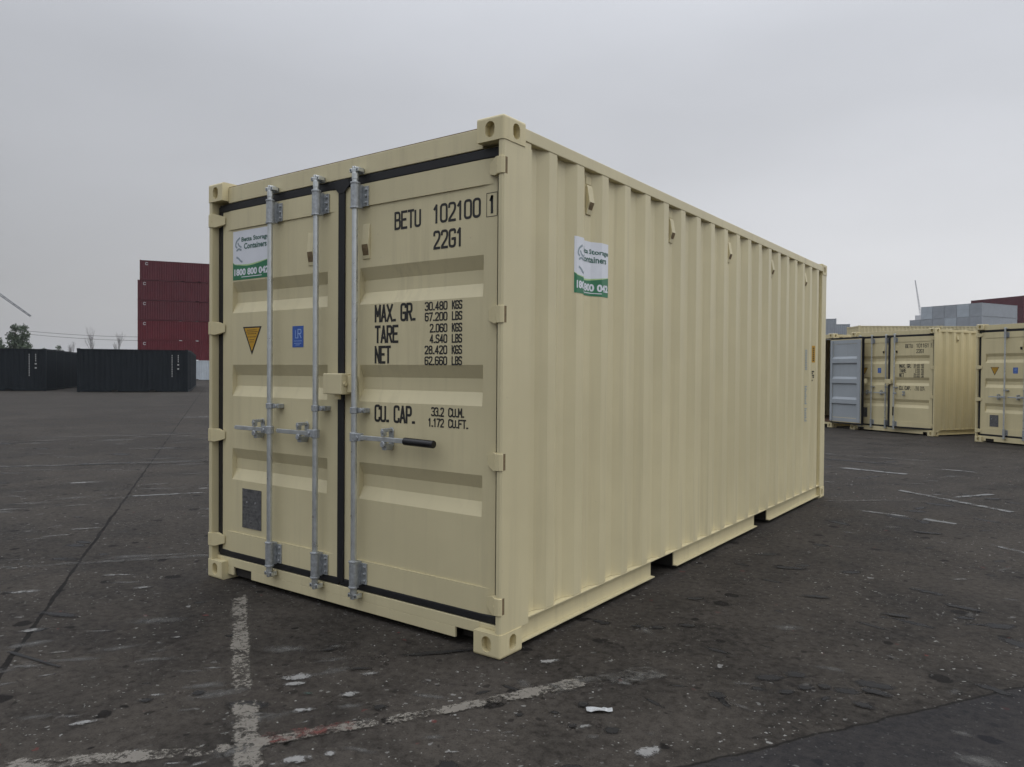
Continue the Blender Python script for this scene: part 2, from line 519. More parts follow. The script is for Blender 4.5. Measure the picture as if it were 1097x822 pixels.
# stroke lettering in the style of stencilled container codes
GL = {
    '0': [('c', [(0, 0), (1, 0), (1, 1), (0, 1)])],
    '1': [('s', [(.12, .80), (.55, 1), (.55, 0)])],
    '2': [('o', [(0, .74), (0, 1), (1, 1), (1, .60), (0, .06)]), ('s', [(0, 0), (1, 0)])],
    '3': [('o', [(0, .80), (0, 1), (1, 1), (1, .53), (.3, .53)]), ('o', [(.5, .53), (1, .53), (1, 0), (0, 0), (0, .2)])],
    '4': [('s', [(.72, 0), (.72, 1), (0, .26), (1, .26)])],
    '6': [('o', [(1, .80), (1, 1), (0, 1), (0, 0), (1, 0), (1, .56), (.12, .56)])],
    '7': [('s', [(0, 1), (1, 1), (.35, 0)])],
    '8': [('c', [(0, 0), (1, 0), (1, .51), (0, .51)]), ('c', [(.04, .51), (.96, .51), (.96, 1), (.04, 1)])],
    'A': [('s', [(0, 0), (.5, 1), (1, 0)]), ('s', [(.2, .28), (.8, .28)])],
    'B': [('s', [(0, 0), (0, 1)]), ('o', [(0, 1), (.94, 1), (.94, .53), (.05, .53)]), ('o', [(.3, .53), (1, .53), (1, 0), (0, 0)])],
    'C': [('o', [(1, .74), (1, 1), (0, 1), (0, 0), (1, 0), (1, .26)])],
    'E': [('s', [(1, 1), (0, 1), (0, 0), (1, 0)]), ('s', [(0, .52), (.8, .52)])],
    'F': [('s', [(1, 1), (0, 1), (0, 0)]), ('s', [(0, .52), (.8, .52)])],
    'G': [('o', [(1, .76), (1, 1), (0, 1), (0, 0), (1, 0), (1, .46)]), ('s', [(1, .46), (.5, .46)])],
    'K': [('s', [(0, 0), (0, 1)]), ('s', [(1, 1), (.05, .42)]), ('s', [(.3, .58), (1, 0)])],
    'L': [('s', [(0, 1), (0, 0), (1, 0)])],
    'M': [('s', [(0, 0), (0, 1), (.5, .35), (1, 1), (1, 0)])],
    'N': [('s', [(0, 0), (0, 1), (1, 0), (1, 1)])],
    'P': [('s', [(0, 0), (0, 1)]), ('o', [(0, 1), (1, 1), (1, .47), (0, .47)])],
    'R': [('s', [(0, 0), (0, 1)]), ('o', [(0, 1), (1, 1), (1, .50), (0, .50)]), ('s', [(.5, .5), (1, 0)])],
    'S': [('o', [(1, .78), (1, 1), (0, 1), (0, .54), (1, .48), (1, 0), (0, 0), (0, .22)])],
    'T': [('s', [(.5, 0), (.5, 1)]), ('s', [(0, 1), (1, 1)])],
    'U': [('o', [(0, 1), (0, 0), (1, 0), (1, 1)])],
    'X': [('s', [(0, 0), (1, 1)]), ('s', [(0, 1), (1, 0)])],
    '.': [('s', [(.0, .02), (.34, .02)])],
    '/': [('s', [(0, 0), (1, 1)])],
}


def rounded(pts, r, closed):
    n = len(pts)
    out = []
    for i, p in enumerate(pts):
        if not closed and i in (0, n - 1):
            out.append(p)
            continue
        a, b = pts[(i - 1) % n], pts[(i + 1) % n]
        va, vb = (a - p), (b - p)
        rr = min(r, va.length * 0.48, vb.length * 0.48)
        p0, p1 = p + va.normalized() * rr, p + vb.normalized() * rr
        for t in (0, .25, .5, .75, 1):
            out.append(p0 * (1 - t) ** 2 + p * 2 * t * (1 - t) + p1 * t * t)
    return out


def ribbon(pts, hw, closed):
    n = len(pts)
    L, Rr = [], []
    for i, p in enumerate(pts):
        a = pts[i - 1] if (i > 0 or closed) else None
        b = pts[(i + 1) % n] if (i < n - 1 or closed) else None
        d1 = (p - a).normalized() if a is not None else None
        d2 = (b - p).normalized() if b is not None else None
        if d1 is None:
            d1 = d2
        if d2 is None:
            d2 = d1
        n1, n2 = Vector((-d1.y, d1.x)), Vector((-d2.y, d2.x))
        mm = n1 + n2
        if mm.length < 1e-4:
            mm = n1.copy()
        mm.normalize()
        k = min(1.0 / max(0.35, mm.dot(n1)), 2.2)
        L.append(p + mm * hw * k)
        Rr.append(p - mm * hw * k)
    return L, Rr


def letters(mb, text, x0, x1, z0, z1, plane, sw, widths=None, vertical=False):
    """fills the box x0..x1, z0..z1 with the words; plane(x, z, k) gives the 3-D point, k numbers the layer"""
    adv = []
    for ch in text:
        if ch == ' ':
            adv.append(0.62)
        elif ch == '.':
            adv.append(0.34)
        elif ch == '1':
            adv.append(0.80)
        elif ch in 'MX':
            adv.append(1.12)
        else:
            adv.append(1.0)
    gap = 0.42
    tot = sum(adv) + gap * (len(text) - 1)
    u = (x1 - x0 - sw) / tot
    h = z1 - z0 - sw
    x = x0 + sw / 2
    for ch, a in zip(text, adv):
        if ch != ' ':
            wch = u * (1.0 if ch == '.' else a)
            for k, (kind, pts) in enumerate(GL[ch]):
                P = [Vector((x + p[0] * wch, z0 + sw / 2 + p[1] * h)) for p in pts]
                cl = kind == 'c'
                if kind == 's':
                    for q, (pa_, pb_) in enumerate(zip(P, P[1:])):
                        dv = (pb_ - pa_).normalized()
                        nn_ = Vector((-dv.y, dv.x)) * sw / 2
                        ext = dv * sw * 0.42
                        kk = k + 0.45 * q
                        mb.mesh([plane(t_.x, t_.y, kk) for t_ in (pa_ - ext - nn_, pb_ + ext - nn_, pb_ + ext + nn_, pa_ - ext + nn_)], [(0, 1, 2, 3)])
                    continue
                if kind in 'co':
                    P = rounded(P, min(u * 0.42, h * 0.2), cl)
                Lf, Rg = ribbon(P, sw / 2, cl)
                if kind == 's' or kind == 'o':
                    # square ends
                    for (q, q2) in ((0, 1), (-1, -2)):
                        dd = (P[q] - P[q2]).normalized() * sw * 0.45
                        if kind == 's':
                            Lf[q] = Lf[q] + dd
                            Rg[q] = Rg[q] + dd
                n = len(P)
                rng = range(n if cl else n - 1)
                vs = [plane(p.x, p.y, k) for p in Lf] + [plane(p.x, p.y, k) for p in Rg]
                mb.mesh(vs, [(i, (i + 1) % n, n + (i + 1) % n, n + i) for i in rng])
        x += (a + gap) * u
    return mb


def font_mesh(text, x0, x1, z0, z1, bold=0.0):
    """builtin face, filled; returns 2-D verts and faces stretched into the box"""
    cu = bpy.data.curves.new('tmp_text', 'FONT')
    cu.body = text
    cu.offset = bold
    cu.resolution_u = 3
    ob = bpy.data.objects.new('tmp_text', cu)
    COL.objects.link(ob)
    dg = bpy.context.evaluated_depsgraph_get()
    me = bpy.data.meshes.new_from_object(ob.evaluated_get(dg))
    vs = [Vector((v.co.x, v.co.y)) for v in me.vertices]
    fs = [tuple(p.vertices) for p in me.polygons]
    bpy.data.objects.remove(ob)
    bpy.data.curves.remove(cu)
    bpy.data.meshes.remove(me)
    ax, bx = min(v.x for v in vs), max(v.x for v in vs)
    ay, by = min(v.y for v in vs), max(v.y for v in vs)
    vs = [Vector((x0 + (v.x - ax) / (bx - ax) * (x1 - x0), z0 + (v.y - ay) / (by - ay) * (z1 - z0))) for v in vs]
    return vs, fs


# ------------------------------------------------------------------ ground
def smooth(a, b, x):
    t = min(1, max(0, (x - a) / (b - a)))
    return t * t * (3 - 2 * t)


def gz(x, y):
    """the yard drains to the right-hand rear, falling nine centimetres"""
    p = Vector((x, y, 0)) - CAM
    return -0.09 * smooth(9, 15, p.dot(Fh)) * smooth(0, 7, p.dot(Rh))


def make_ground():
    ds = [-400, -60, -20, -8, -2] + [i for i in range(0, 40, 1)] + [44, 50, 60, 80, 110, 160, 240, 400, 700, 1200, 2000]
    ls = [-2000, -1000, -400, -150, -70, -40, -25] + [i for i in range(-16, 31, 1)] + [36, 45, 60, 90, 150, 400, 1000, 2000]
    vs, fs = [], []
    for d in ds:
        for l in ls:
            p = wl(l, d)
            vs.append((p.x, p.y, gz(p.x, p.y)))
    n = len(ls)
    for i in range(len(ds) - 1):
        for j in range(n - 1):
            a = i * n + j
            fs.append((a, a + 1, a + n + 1, a + n))
    mb = MB()
    mb.mesh(vs, fs)
    o = mb.build('ground', ground_mat())
    tag(o, None, None, None, 'structure')
    for p in o.data.polygons:
        p.use_smooth = True
    return o


ground = make_ground()

W_PAINT = worn_mat('worn_white_paint', (0.22, 0.20, 0.168), 0.46, 44.0, 1.0)
W_TAR = worn_mat('black_crack_filler', (0.006, 0.0055, 0.005), 0.8, 12.0, 8.0)
W_THIN = worn_mat('worn_thin_paint', (0.13, 0.125, 0.113), 0.46, 30.0, 4.0, False, 0.25)
W_PALE = worn_mat('pale_scrape', (0.22, 0.215, 0.20), 0.50, 42.0, 7.0, True, 0.22)
W_SPOT = worn_mat('white_paint_spill', (0.29, 0.285, 0.27), 0.62, 46.0, 9.0, True, 0.14)
W_FAINT = worn_mat('faint_scrape', (0.125, 0.12, 0.11), 0.56, 26.0, 2.5, True, 0.35)
W_RED = worn_mat('worn_red_paint', (0.13, 0.036, 0.028), 0.36, 24.0, 3.0)
W_DARK = worn_mat('old_oil', (0.006, 0.005, 0.0045), 0.92, 20.0, 5.0, True, 0.16)
W_FAR = worn_mat('far_worn_paint', (0.19, 0.19, 0.18), 0.50, 7.0, 2.0)
W_TEAL = worn_mat('worn_green_paint', (0.03, 0.06, 0.048), 0.3, 24.0, 6.0, True)


NSHEET = [0]


def strip(name, a, b, wa, wb, mat, label=None):
    a, b = Vector(a), Vector(b)
    d = (b - a).normalized()
    n = Vector((-d.y, d.x))
    N = max(1, int((b - a).length / 0.5))
    vs, fs, uvs = [], [], []
    NSHEET[0] += 1
    lift = 0.0030 + 0.0006 * (NSHEET[0] % 9)
    for i in range(N + 1):
        t = i / N
        p = a.lerp(b, t)
        wd = (wa + (wb - wa) * t) / 2
        for s in (-1, 1):
            q = p + n * wd * s
            vs.append((q.x, q.y, gz(q.x, q.y) + lift))
            uvs.append((t, 0.5 + 0.5 * s))
        if i:
            k = 2 * i
            fs.append((k - 2, k, k + 1, k - 1))
    me = bpy.data.meshes.new(name)
    me.from_pydata(vs, [], fs)
    ul = me.uv_layers.new(name='UVMap')
    for lp in me.loops:
        ul.data[lp.index].uv = uvs[lp.vertex_index]
    me.materials.append(mat)
    o = bpy.data.objects.new(name, me)
    COL.objects.link(o)
    o['kind'] = 'structure'
    if label:
        o['label'] = label
    return o


# worn yard markings (ground coordinates in metres)
strip('painted_line', (-2.06, -0.02), (-0.48, -1.06), 0.150, 0.140, W_PAINT)
strip('painted_line', (-0.66, -0.93), (0.10, -1.43), 0.17, 0.17, W_PAINT)
strip('painted_line', (-0.85, -1.86), (-0.28, -1.25), 0.14, 0.13, W_PAINT)
strip('painted_line', (-0.36, -1.37), (0.05, -0.70), 0.115, 0.115, W_PAINT)
strip('painted_line', (-0.03, -0.86), (0.26, -0.32), 0.110, 0.110, W_PAINT)
strip('painted_line', (0.20, -0.44), (0.48, 0.08), 0.12, 0.17, W_PAINT)
strip('painted_line', (0.34, -0.2), (0.70, 0.40), 0.18, 0.24, W_THIN)
strip('painted_line', (-0.30, -1.22), (-0.02, -0.80), 0.17, 0.13, W_RED)
strip('painted_line', (-3.95, -1.05), (-2.70, 0.65), 0.13, 0.13, W_THIN)
strip('painted_line', (-6.05, 1.15), (-5.30, 2.35), 0.10, 0.10, W_FAR)
strip('painted_line', (-6.4, -0.5), (-5.70, 0.95), 0.16, 0.12, W_THIN)
strip('painted_line', (-10.4, 0.5), (-8.0, 3.9), 0.35, 0.45, W_THIN)
strip('painted_line', (-14.5, 3.2), (-12.2, 7.1), 0.35, 0.35, W_THIN)
strip('painted_line', (-0.60, 9.16), (0.55, 8.80), 0.30, 0.22, W_FAR)
strip('painted_line', (0.45, 7.18), (1.90, 6.10), 0.16, 0.16, W_FAR)
strip('painted_line', (1.10, 6.75), (1.56, 7.50), 0.12, 0.12, W_FAR)
strip('painted_line', (-0.05, 5.60), (0.95, 6.45), 0.10, 0.14, W_THIN)
strip('painted_line', (0.38, 5.40), (1.02, 5.28), 0.14, 0.12, W_FAR)
strip('painted_line', (1.05, 5.28), (1.42, 5.16), 0.16, 0.12, W_FAR)
strip('painted_line', (1.66, 4.42), (2.10, 4.02), 0.13, 0.13, W_FAR)
strip('painted_line', (-1.6, 11.6), (0.6, 11.3), 0.30, 0.30, W_THIN)
for (x, y, a, lx, ly, mt) in (
        (-0.60, -0.70, 55, .24, .11, W_SPOT), (-0.56, -0.76, 50, .19, .06, W_SPOT), (-0.32, -0.90, 55, .14, .07, W_SPOT),
        (-0.28, -0.69, 60, .13, .07, W_SPOT), (-0.03, -1.17, 50, .20, .09, W_SPOT), (0.04, -1.06, 50, .07, .05, W_SPOT),
        (0.18, 0.13, 50, .17, .07, W_SPOT), (0.59, 0.12, 60, .12, .10, W_PALE), (0.94, -0.36, 60, .16, .09, W_SPOT),
        (-0.91, -1.48, 58, .18, .06, W_SPOT), (0.40, 0.06, 50, .12, .06, W_PALE), (-0.42, -0.78, 40, .14, .06, W_TEAL),
        (-4.6, 0.2, 55, .55, .14, W_THIN), (-5.3, 3.2, 55, .9, .25, W_THIN), (-7.4, 1.4, 55, 1.0, .25, W_PALE),
        (-3.0, -0.9, 55, .38, .12, W_PALE), (-2.2, -1.15, 55, .22, .09, W_PALE), (-3.6, -1.4, 55, .5, .12, W_THIN),
        (-2.5, -0.4, 55, .26, .10, W_THIN), (-1.5, -0.75, 55, .12, .06, W_PALE), (-1.75, -1.2, 55, .16, .06, W_PALE),
        (-9.5, 5.0, 55, 1.6, .4, W_THIN), (-13, 9.5, 55, 2.6, .5, W_THIN), (-18, 9.5, 55, 3.0, .6, W_THIN),
        (0.9, 9.9, -15, 1.4, .25, W_THIN), (2.6, 8.2, -30, 1.2, .22, W_THIN), (2.2, 10.6, -30, 1.5, .3, W_THIN),
        (0.3, 3.9, 40, .22, .08, W_PALE), (1.6, 3.0, 40, .26, .08, W_PALE)):
    d = Vector((cos(R_(a)), sin(R_(a)))) * lx / 2
    strip('pale_stain', (x - d.x * 1.25, y - d.y * 1.25), (x + d.x * 1.25, y + d.y * 1.25), ly * 1.4, ly * 1.4, W_PALE if mt is W_THIN else mt)
for (x, y, a, lx, ly) in (
        (-0.80, -1.06, 50, .075, .05), (-0.09, -0.69, 50, .085, .05), (0.56, -0.17, 50, .075, .05), (0.76, -0.29, 30, .09, .05),
        (0.97, 0.26, 50, .10, .07), (1.09, 0.58, 40, .14, .07), (1.17, 0.68, 10, .14, .07), (1.19, 0.46, 45, .11, .05),
        (1.25, 0.56, 45, .09, .05), (1.31, 0.62, 45, .08, .05), (1.49, 0.52, -10, .12, .06), (1.51, 0.69, 0, .16, .06),
        (1.9, 1.05, -20, .22, .05), (0.11, 0.78, 0, .16, .06), (0.40, 0.89, 35, .12, .05), (0.30, 0.84, 35, .10, .05),
        (0.52, 1.02, 30, .14, .05), (-0.91, -1.23, 40, .08, .04), (0.95, 2.0, 20, .24, .07), (1.4, 1.9, 10, .22, .06),
        (0.62, -0.36, 30, .06, .035), (0.50, -0.30, 10, .05, .03), (0.40, -0.40, 60, .05, .03), (1.7, 2.3, -10, .3, .07),
        (0.35, 1.5, 40, .15, .05), (0.6, 2.6, 20, .3, .08), (1.55, 7.05, 50, .22, .09), (1.22, 4.55, 10, .28, .06),
        (-0.75, -0.40, 60, .10, .035), (-0.45, -0.47, 40, .14, .03), (-1.3, -0.55, 50, .1, .04), (-0.6, 10.4, -10, 1.6, .2),
        (-9.3, 1.95, 54, 1.6, .09), (-0.95, 2.05, 54, .9, .05), (-2.35, -0.95, 20, .3, .06), (-0.30, -0.10, 50, .5, .04)):
    d = Vector((cos(R_(a)), sin(R_(a)))) * lx / 2
    strip('oil_stain', (x - d.x * 1.3, y - d.y * 1.3), (x + d.x * 1.3, y + d.y * 1.3), ly * 1.7, ly * 1.7, W_DARK)


def scatter(name, n, mat, seed, lrange, drange, size, ang, asp):
    """many separate scrapes or drips in one thin sheet object"""
    rnd = random.Random(seed)
    vs, fs, uvs = [], [], []
    for i in range(n):
        d = drange[0] + (drange[1] - drange[0]) * rnd.random() ** 1.6
        l = rnd.uniform(*lrange) * d
        p = wl(l, d)
        ln = rnd.uniform(*size) * (0.55 + 0.16 * d)
        a = R_(rnd.gauss(*ang))
        dr = Vector((cos(a), sin(a), 0)) * ln
        nr = Vector((-sin(a), cos(a), 0)) * ln * rnd.uniform(*asp)
        if -2.74 < p.x < 0.2 and -0.2 < p.y < 6.26:
            continue
        z = gz(p.x, p.y) + 0.0009 + 0.00022 * (i % 9)
        k = len(vs)
        for q, uv in ((-dr - nr, (0, 0)), (dr - nr, (1, 0)), (dr + nr, (1, 1)), (-dr + nr, (0, 1))):
            vs.append((p.x + q.x, p.y + q.y, z))
            uvs.append(uv)
        fs.append((k, k + 1, k + 2, k + 3))
    me = bpy.data.meshes.new(name)
    me.from_pydata(vs, [], fs)
    ul = me.uv_layers.new(name='UVMap')
    for lp in me.loops:
        ul.data[lp.index].uv = uvs[lp.vertex_index]
    me.materials.append(mat)
    o = bpy.data.objects.new(name, me)
    COL.objects.link(o)
    o['kind'] = 'structure'


scatter('yard_scrapes', 150, W_FAINT, 3, (-0.75, -0.15), (2.0, 16), (0.10, 0.34), (52, 9), (0.16, 0.4))
scatter('yard_scrapes', 70, W_FAINT, 4, (-0.2, 0.75), (1.9, 11), (0.05, 0.20), (40, 30), (0.2, 0.6))
scatter('yard_scrapes', 110, W_PALE, 5, (-0.75, 0.15), (1.9, 9), (0.03, 0.11), (52, 14), (0.2, 0.5))
scatter('yard_stains', 130, W_DARK, 6, (-0.75, 0.75), (1.7, 14), (0.02, 0.13), (40, 26), (0.25, 0.7))
scatter('yard_stains', 50, W_DARK, 8, (-0.1, 0.8), (1.7, 9), (0.03, 0.16), (-10, 20), (0.2, 0.4))
strip('crack_filler', (-9.18, 2.19), (-8.83, 2.68), 0.11, 0.11, W_TAR)
strip('crack_filler', (-9.16, 2.22), (-9.30, 2.36), 0.10, 0.08, W_TAR)
strip('crack_filler', (-8.83, 2.68), (-8.95, 2.82), 0.10, 0.08, W_TAR)
strip('crack_filler', (-10.1, 0.95), (-9.35, 1.95), 0.05, 0.05, W_TAR)
strip('crack_filler', (-8.8, 2.75), (-8.0, 3.9), 0.05, 0.05, W_TAR)
strip('crack_filler', (-2.0, -1.35), (-1.55, -1.28), 0.035, 0.02, W_TAR)


# ------------------------------------------------------------------ the detailed shipping container
W, L, H = 2.438, 6.058, 2.591
PITCH_C = 0.2766
E0 = 0.472 - PITCH_C          # a crest edge inside the corner post


def side_profile(y0=0.24, y1=5.865, depth=0.036):
    """(distance along the wall, set-back) pairs"""
    pts = []
    k = 0
    while True:
        e = E0 + PITCH_C * k
        for dy, s in ((0, 0.0), (0.068, depth), (0.138, depth), (PITCH_C - 0.072, 0.0)):
            pts.append((e + dy, s))
        k += 1
        if e > y1:
            break

    def at(y):
        for (a, sa), (b, sb) in zip(pts, pts[1:]):
            if a <= y <= b:
                return sa + (sb - sa) * (y - a) / (b - a)
        return 0
    out = [(y0, at(y0))] + [p for p in pts if y0 + 1e-4 < p[0] < y1 - 1e-4] + [(y1, at(y1))]
    return out, at


SP, SIDE_AT = side_profile()


def slot_loop(r_u, r_v, n=20):
    """upright oval"""
    pts = []
    s = r_v - r_u
    for i in range(n):
        a = 2 * pi * i / n
        u, v = r_u * cos(a), r_u * sin(a)
        pts.append((u, v + (s if v >= 0 else -s)))
    return pts


def casting(mb, cx, cy, cz, sx, sy, sz):
    """corner casting; cx,cy,cz is the outer corner, s* point inwards. holes in end, side and outer flat"""
    wx, wy, wz = 0.162, 0.178, 0.118
    bm = bmesh.new()
    x0, x1 = sorted((cx, cx + sx * wx))
    y0, y1 = sorted((cy, cy + sy * wy))
    z0, z1 = sorted((cz, cz + sz * wz))
    for v in [(x, y, z) for z in (z0, z1) for y in (y0, y1) for x in (x0, x1)]:
        bm.verts.new(v)
    bm.verts.ensure_lookup_table()
    for f in [(0, 2, 3, 1), (4, 5, 7, 6), (0, 1, 5, 4), (2, 6, 7, 3), (0, 4, 6, 2), (1, 3, 7, 5)]:
        bm.faces.new([bm.verts[i] for i in f])
    # round the outer edges
    oc = Vector((cx, cy, cz))
    es = [e for e in bm.edges if sum(1 for v in e.verts if abs(v.co.x - cx) < 1e-6) == 2 and sum(1 for v in e.verts if abs(v.co.y - cy) < 1e-6) == 2
          or sum(1 for v in e.verts if abs(v.co.x - cx) < 1e-6) == 2 and sum(1 for v in e.verts if abs(v.co.z - cz) < 1e-6) == 2
          or sum(1 for v in e.verts if abs(v.co.y - cy) < 1e-6) == 2 and sum(1 for v in e.verts if abs(v.co.z - cz) < 1e-6) == 2]
    bmesh.ops.bevel(bm, geom=es, offset=0.014, segments=3, affect='EDGES', profile=0.5)
    bm.normal_update()
    faces = []
    for ax, s in ((0, sx), (1, sy)):
        best = max(bm.faces, key=lambda f: (f.calc_area() if abs(f.normal[ax] * -s - 1) < 1e-3 and abs(f.calc_center_median()[ax] - (cx, cy)[ax]) < 1e-4 else -1))
        faces.append((best, ax, s))
    for f, ax, s in faces:
        c0 = (cx, cy)[ax]
        if ax == 1:      # end face hole
            cen = Vector((cx + sx * 0.084, cy, cz + sz * 0.063))
            loop = [(cen.x + a, cy, cen.z + b) for a, b in slot_loop(0.0285, 0.0385)]
            inn = Vector((0, sy, 0))
        else:
            cen = Vector((cx, cy + sy * 0.103, cz + sz * 0.063))
            loop = [(cx, cen.y + a, cen.z + b) for a, b in slot_loop(0.0285, 0.0385)]
            inn = Vector((sx, 0, 0))
        uax = 0 if ax == 1 else 1
        corners = list(f.verts)
        bm.faces.remove(f)
        vs = [bm.verts.new(p) for p in loop]

        def near_corner(v):
            su = 1 if v.co[uax] >= cen[uax] else -1
            sv = 1 if v.co.z >= cen.z else -1
            return max(corners, key=lambda c: (c.co[uax] - cen[uax]) * su + (c.co.z - cen.z) * sv)
        nv = len(vs)
        for i in range(nv):
            a_, b_ = vs[i], vs[(i + 1) % nv]
            ca, cb = near_corner(a_), near_corner(b_)
            bm.faces.new((a_, b_, ca) if ca is cb else (a_, b_, cb, ca))
        # wall of the hole, then a wider chamber behind it
        v2 = [bm.verts.new(v.co + inn * 0.022) for v in vs]
        v3 = [bm.verts.new((v.co - cen) * 1.06 + cen + inn * 0.040) for v in vs]
        n = len(vs)
        for i in range(n):
            j = (i + 1) % n
            bm.faces.new((vs[i], vs[j], v2[j], v2[i]))
            bm.faces.new((v2[i], v2[j], v3[j], v3[i]))
        bm.faces.new(v3)
    bmesh.ops.recalc_face_normals(bm, faces=bm.faces)
    bm.verts.index_update()
    mb.mesh([v.co.copy() for v in bm.verts], [tuple(v.index for v in f.verts) for f in bm.faces])
    bm.free()
    return mb


def door_sheet(x0, x1, front=0.050, flat=0.0575, sign=1, y_of=None):
    """pressed steel sheet of a door leaf with three deep troughs"""
    zs = [(0.315, flat), (0.658, flat), (0.728, flat + .030), (0.796, flat + .030), (0.863, flat),
          (1.203, flat), (1.271, flat + .030), (1.339, flat + .030), (1.407, flat),
          (1.742, flat), (1.810, flat + .030), (1.878, flat + .030), (1.946, flat), (2.284, flat)]
    mb = MB()
    xs = [x0, x0 + 0.004, x0 + 0.008, x1 - 0.008, x1 - 0.004, x1]
    vs = []
    for z, y in zs:
        for i, x in enumerate(xs):
            yy = y if i in (2, 3) else flat
            vs.append((x, yy * 1.0, z))
    n = len(xs)
    fs = []
    for a in range(len(zs) - 1):
        for b in range(n - 1):
            k = a * n + b
            fs.append((k, k + 1, k + n + 1, k + n))
    mb.mesh(vs, fs)
    # the return lips round the sheet
    for (za, zb) in ((0.315, 0.315), (2.284, 2.284)):
        mb.poly([(x0, front, za), (x1, front, za), (x1, flat, za), (x0, flat, za)])
    return mb


def container(loc, rz, label, group, mats=None, number='102100', logo=False, side_extras=False, open_right=None, texts=True,
              left_stickers=True, side_vents=5, hang=False, near=True):
    bg = M['beige'] if near else M['beige_far']
    cs = M['cast'] if near else M['beige_far']
    root = empty('shipping_container', loc, rz, label, 'container', group)
    X = lambda x: x + W / 2          # corner frame -> centred frame
    Y = lambda y: y - L / 2

    class B(MB):
        def build(self, name, mat, parent=root, off=(0, 0, 0), **k):
            for v in self.v:
                v.x += W / 2
                v.y -= L / 2
            o2 = Vector(off)
            if o2.length > 0:
                o2 = Vector((o2.x + W / 2, o2.y - L / 2, o2.z))
            elif parent is not root:
                o2 = getattr_off(parent)
            return super().build(name, mat, parent, o2, **k)

    # castings
    for cx, sx in ((0, -1), (-W, 1)):
        for cy, sy in ((0, 1), (L, -1)):
            for cz, sz in ((0, 1), (H, -1)):
                b = B()
                casting(b, cx, cy, cz, sx, sy, sz)
                b.build('corner_casting', cs, smooth=False)
    # posts
    zt, zb = H - 0.118, 0.118
    for s in (1, -1):
        def mx(x):
            return x if s == 1 else -W - x
        b = B()
        prof = [(-0.004, 0.012), (-0.012, 0.004), (-0.031, 0.004), (-0.036, 0.010), (-0.036, 0.075), (-0.060, 0.075), (-0.060, 0.105), (-0.020, 0.105), (-0.020, 0.225),
                (-0.020, 0.240), (-0.004, 0.240)]
        b.prism([(mx(x), y) for x, y in prof], 2, zb - 0.001, zt + 0.001)
        b.box(*sorted((mx(-0.058), mx(-0.008))), 0.1785, 0.2395, zt + .0015, 2.5025)
        b.build('corner_post', bg, bevel=0.002)
        b = B()
        b.box(*sorted((mx(-0.09), mx(-0.005))), L - 0.19, L - 0.005, zb - .001, zt + .001)
        b.build('corner_post', bg, bevel=0.006)
        # long walls
        b = B()
        xa = -0.006
        vs, fs = [], []
        for z in (0.152, 2.505):
            for y, sdep in SP:
                vs.append((mx(xa - sdep), y, z))
        n = len(SP)
        fs = [(i, i + 1, n + i + 1, n + i) for i in range(n - 1)]
        b.mesh(vs, fs)
        wall = b.build('side_wall', bg)
        # rails
        b = B()
        b.box(*sorted((mx(-0.060), mx(-0.003))), 0.177, L - 0.177, 2.503, 2.566)
        b.build('top_rail', bg, bevel=0.004)
        b = B()
        b.box(*sorted((mx(-0.062), mx(-0.004))), 0.2405, L - 0.1905, 0.1445, 0.1505)      # ledge under the wall
        pk = [(1.70, 2.06), (3.77, 4.12)]
        ys = [0.179] + [v for p in pk for v in p] + [L - 0.179]
        for a, c in zip(ys[::2], ys[1::2]):
            b.box(*sorted((mx(-0.045), mx(-0.038))), a, c, 0.037, 0.144)
            b.box(*sorted((mx(-0.045), mx(-0.010))), a, c + 0.004, 0.030, 0.0365)
        for p in pk:
            for q in p:
                pass
        b.build('bottom_rail', bg)
        # vent covers, in the troughs of the wall
        for i in range(side_vents):
            yc = 0.853 + 1.1064 * i
            b = B()
            xi = -0.006 - 0.036
            pr = [(xi + 0.0005, 2.262), (xi + 0.0005, 2.425), (xi + 0.006, 2.430), (xi + 0.014, 2.412), (xi + 0.028, 2.330), (xi + 0.016, 2.300), (xi + 0.008, 2.262)]
            b.prism([(mx(a), z) for a, z in pr], 1, yc - 0.028, yc + 0.028)
            v = b.build('vent_cover', bg, parent=wall, bevel=0.003)
            b = B()
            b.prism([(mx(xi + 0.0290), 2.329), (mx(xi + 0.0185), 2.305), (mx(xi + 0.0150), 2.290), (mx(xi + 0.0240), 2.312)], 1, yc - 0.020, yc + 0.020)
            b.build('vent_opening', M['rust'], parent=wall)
            b = B()
            b.box(*sorted((mx(xi + 0.0005), mx(xi + 0.004))), yc - 0.029, yc + 0.026, 2.432, 2.478)
            b.build('vent_weld', cs, parent=wall, bevel=0.0015)
        if s == 1:
            side_wall = wall
    # roof with low swages, floor, blind end wall
    b = B()
    n = 44
    vs = []
    for i in range(n + 1):
        y = 0.10 + (L - 0.2) * i / n
        z = 2.570 + (0.012 if (i % 4) in (1, 2) else 0.0)
        vs += [(-0.062, y, z), (-W + 0.062, y, z)]
    b.mesh(vs, [(2 * i, 2 * i + 1, 2 * i + 3, 2 * i + 2) for i in range(n)])
    b.build('roof', bg)
    b = B()
    b.box(-W + 0.07, -0.07, 0.09, L - 0.07, 0.150, 0.178)
    fl = b.build('floor', M['wood'])
    b = B()
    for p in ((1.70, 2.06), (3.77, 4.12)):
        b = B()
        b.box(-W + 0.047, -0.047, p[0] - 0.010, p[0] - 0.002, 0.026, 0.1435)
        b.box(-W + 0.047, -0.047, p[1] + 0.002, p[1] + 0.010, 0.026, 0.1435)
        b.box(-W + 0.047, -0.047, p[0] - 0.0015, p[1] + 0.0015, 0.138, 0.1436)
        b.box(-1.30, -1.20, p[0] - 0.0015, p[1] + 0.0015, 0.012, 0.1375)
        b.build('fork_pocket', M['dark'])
    b = B()
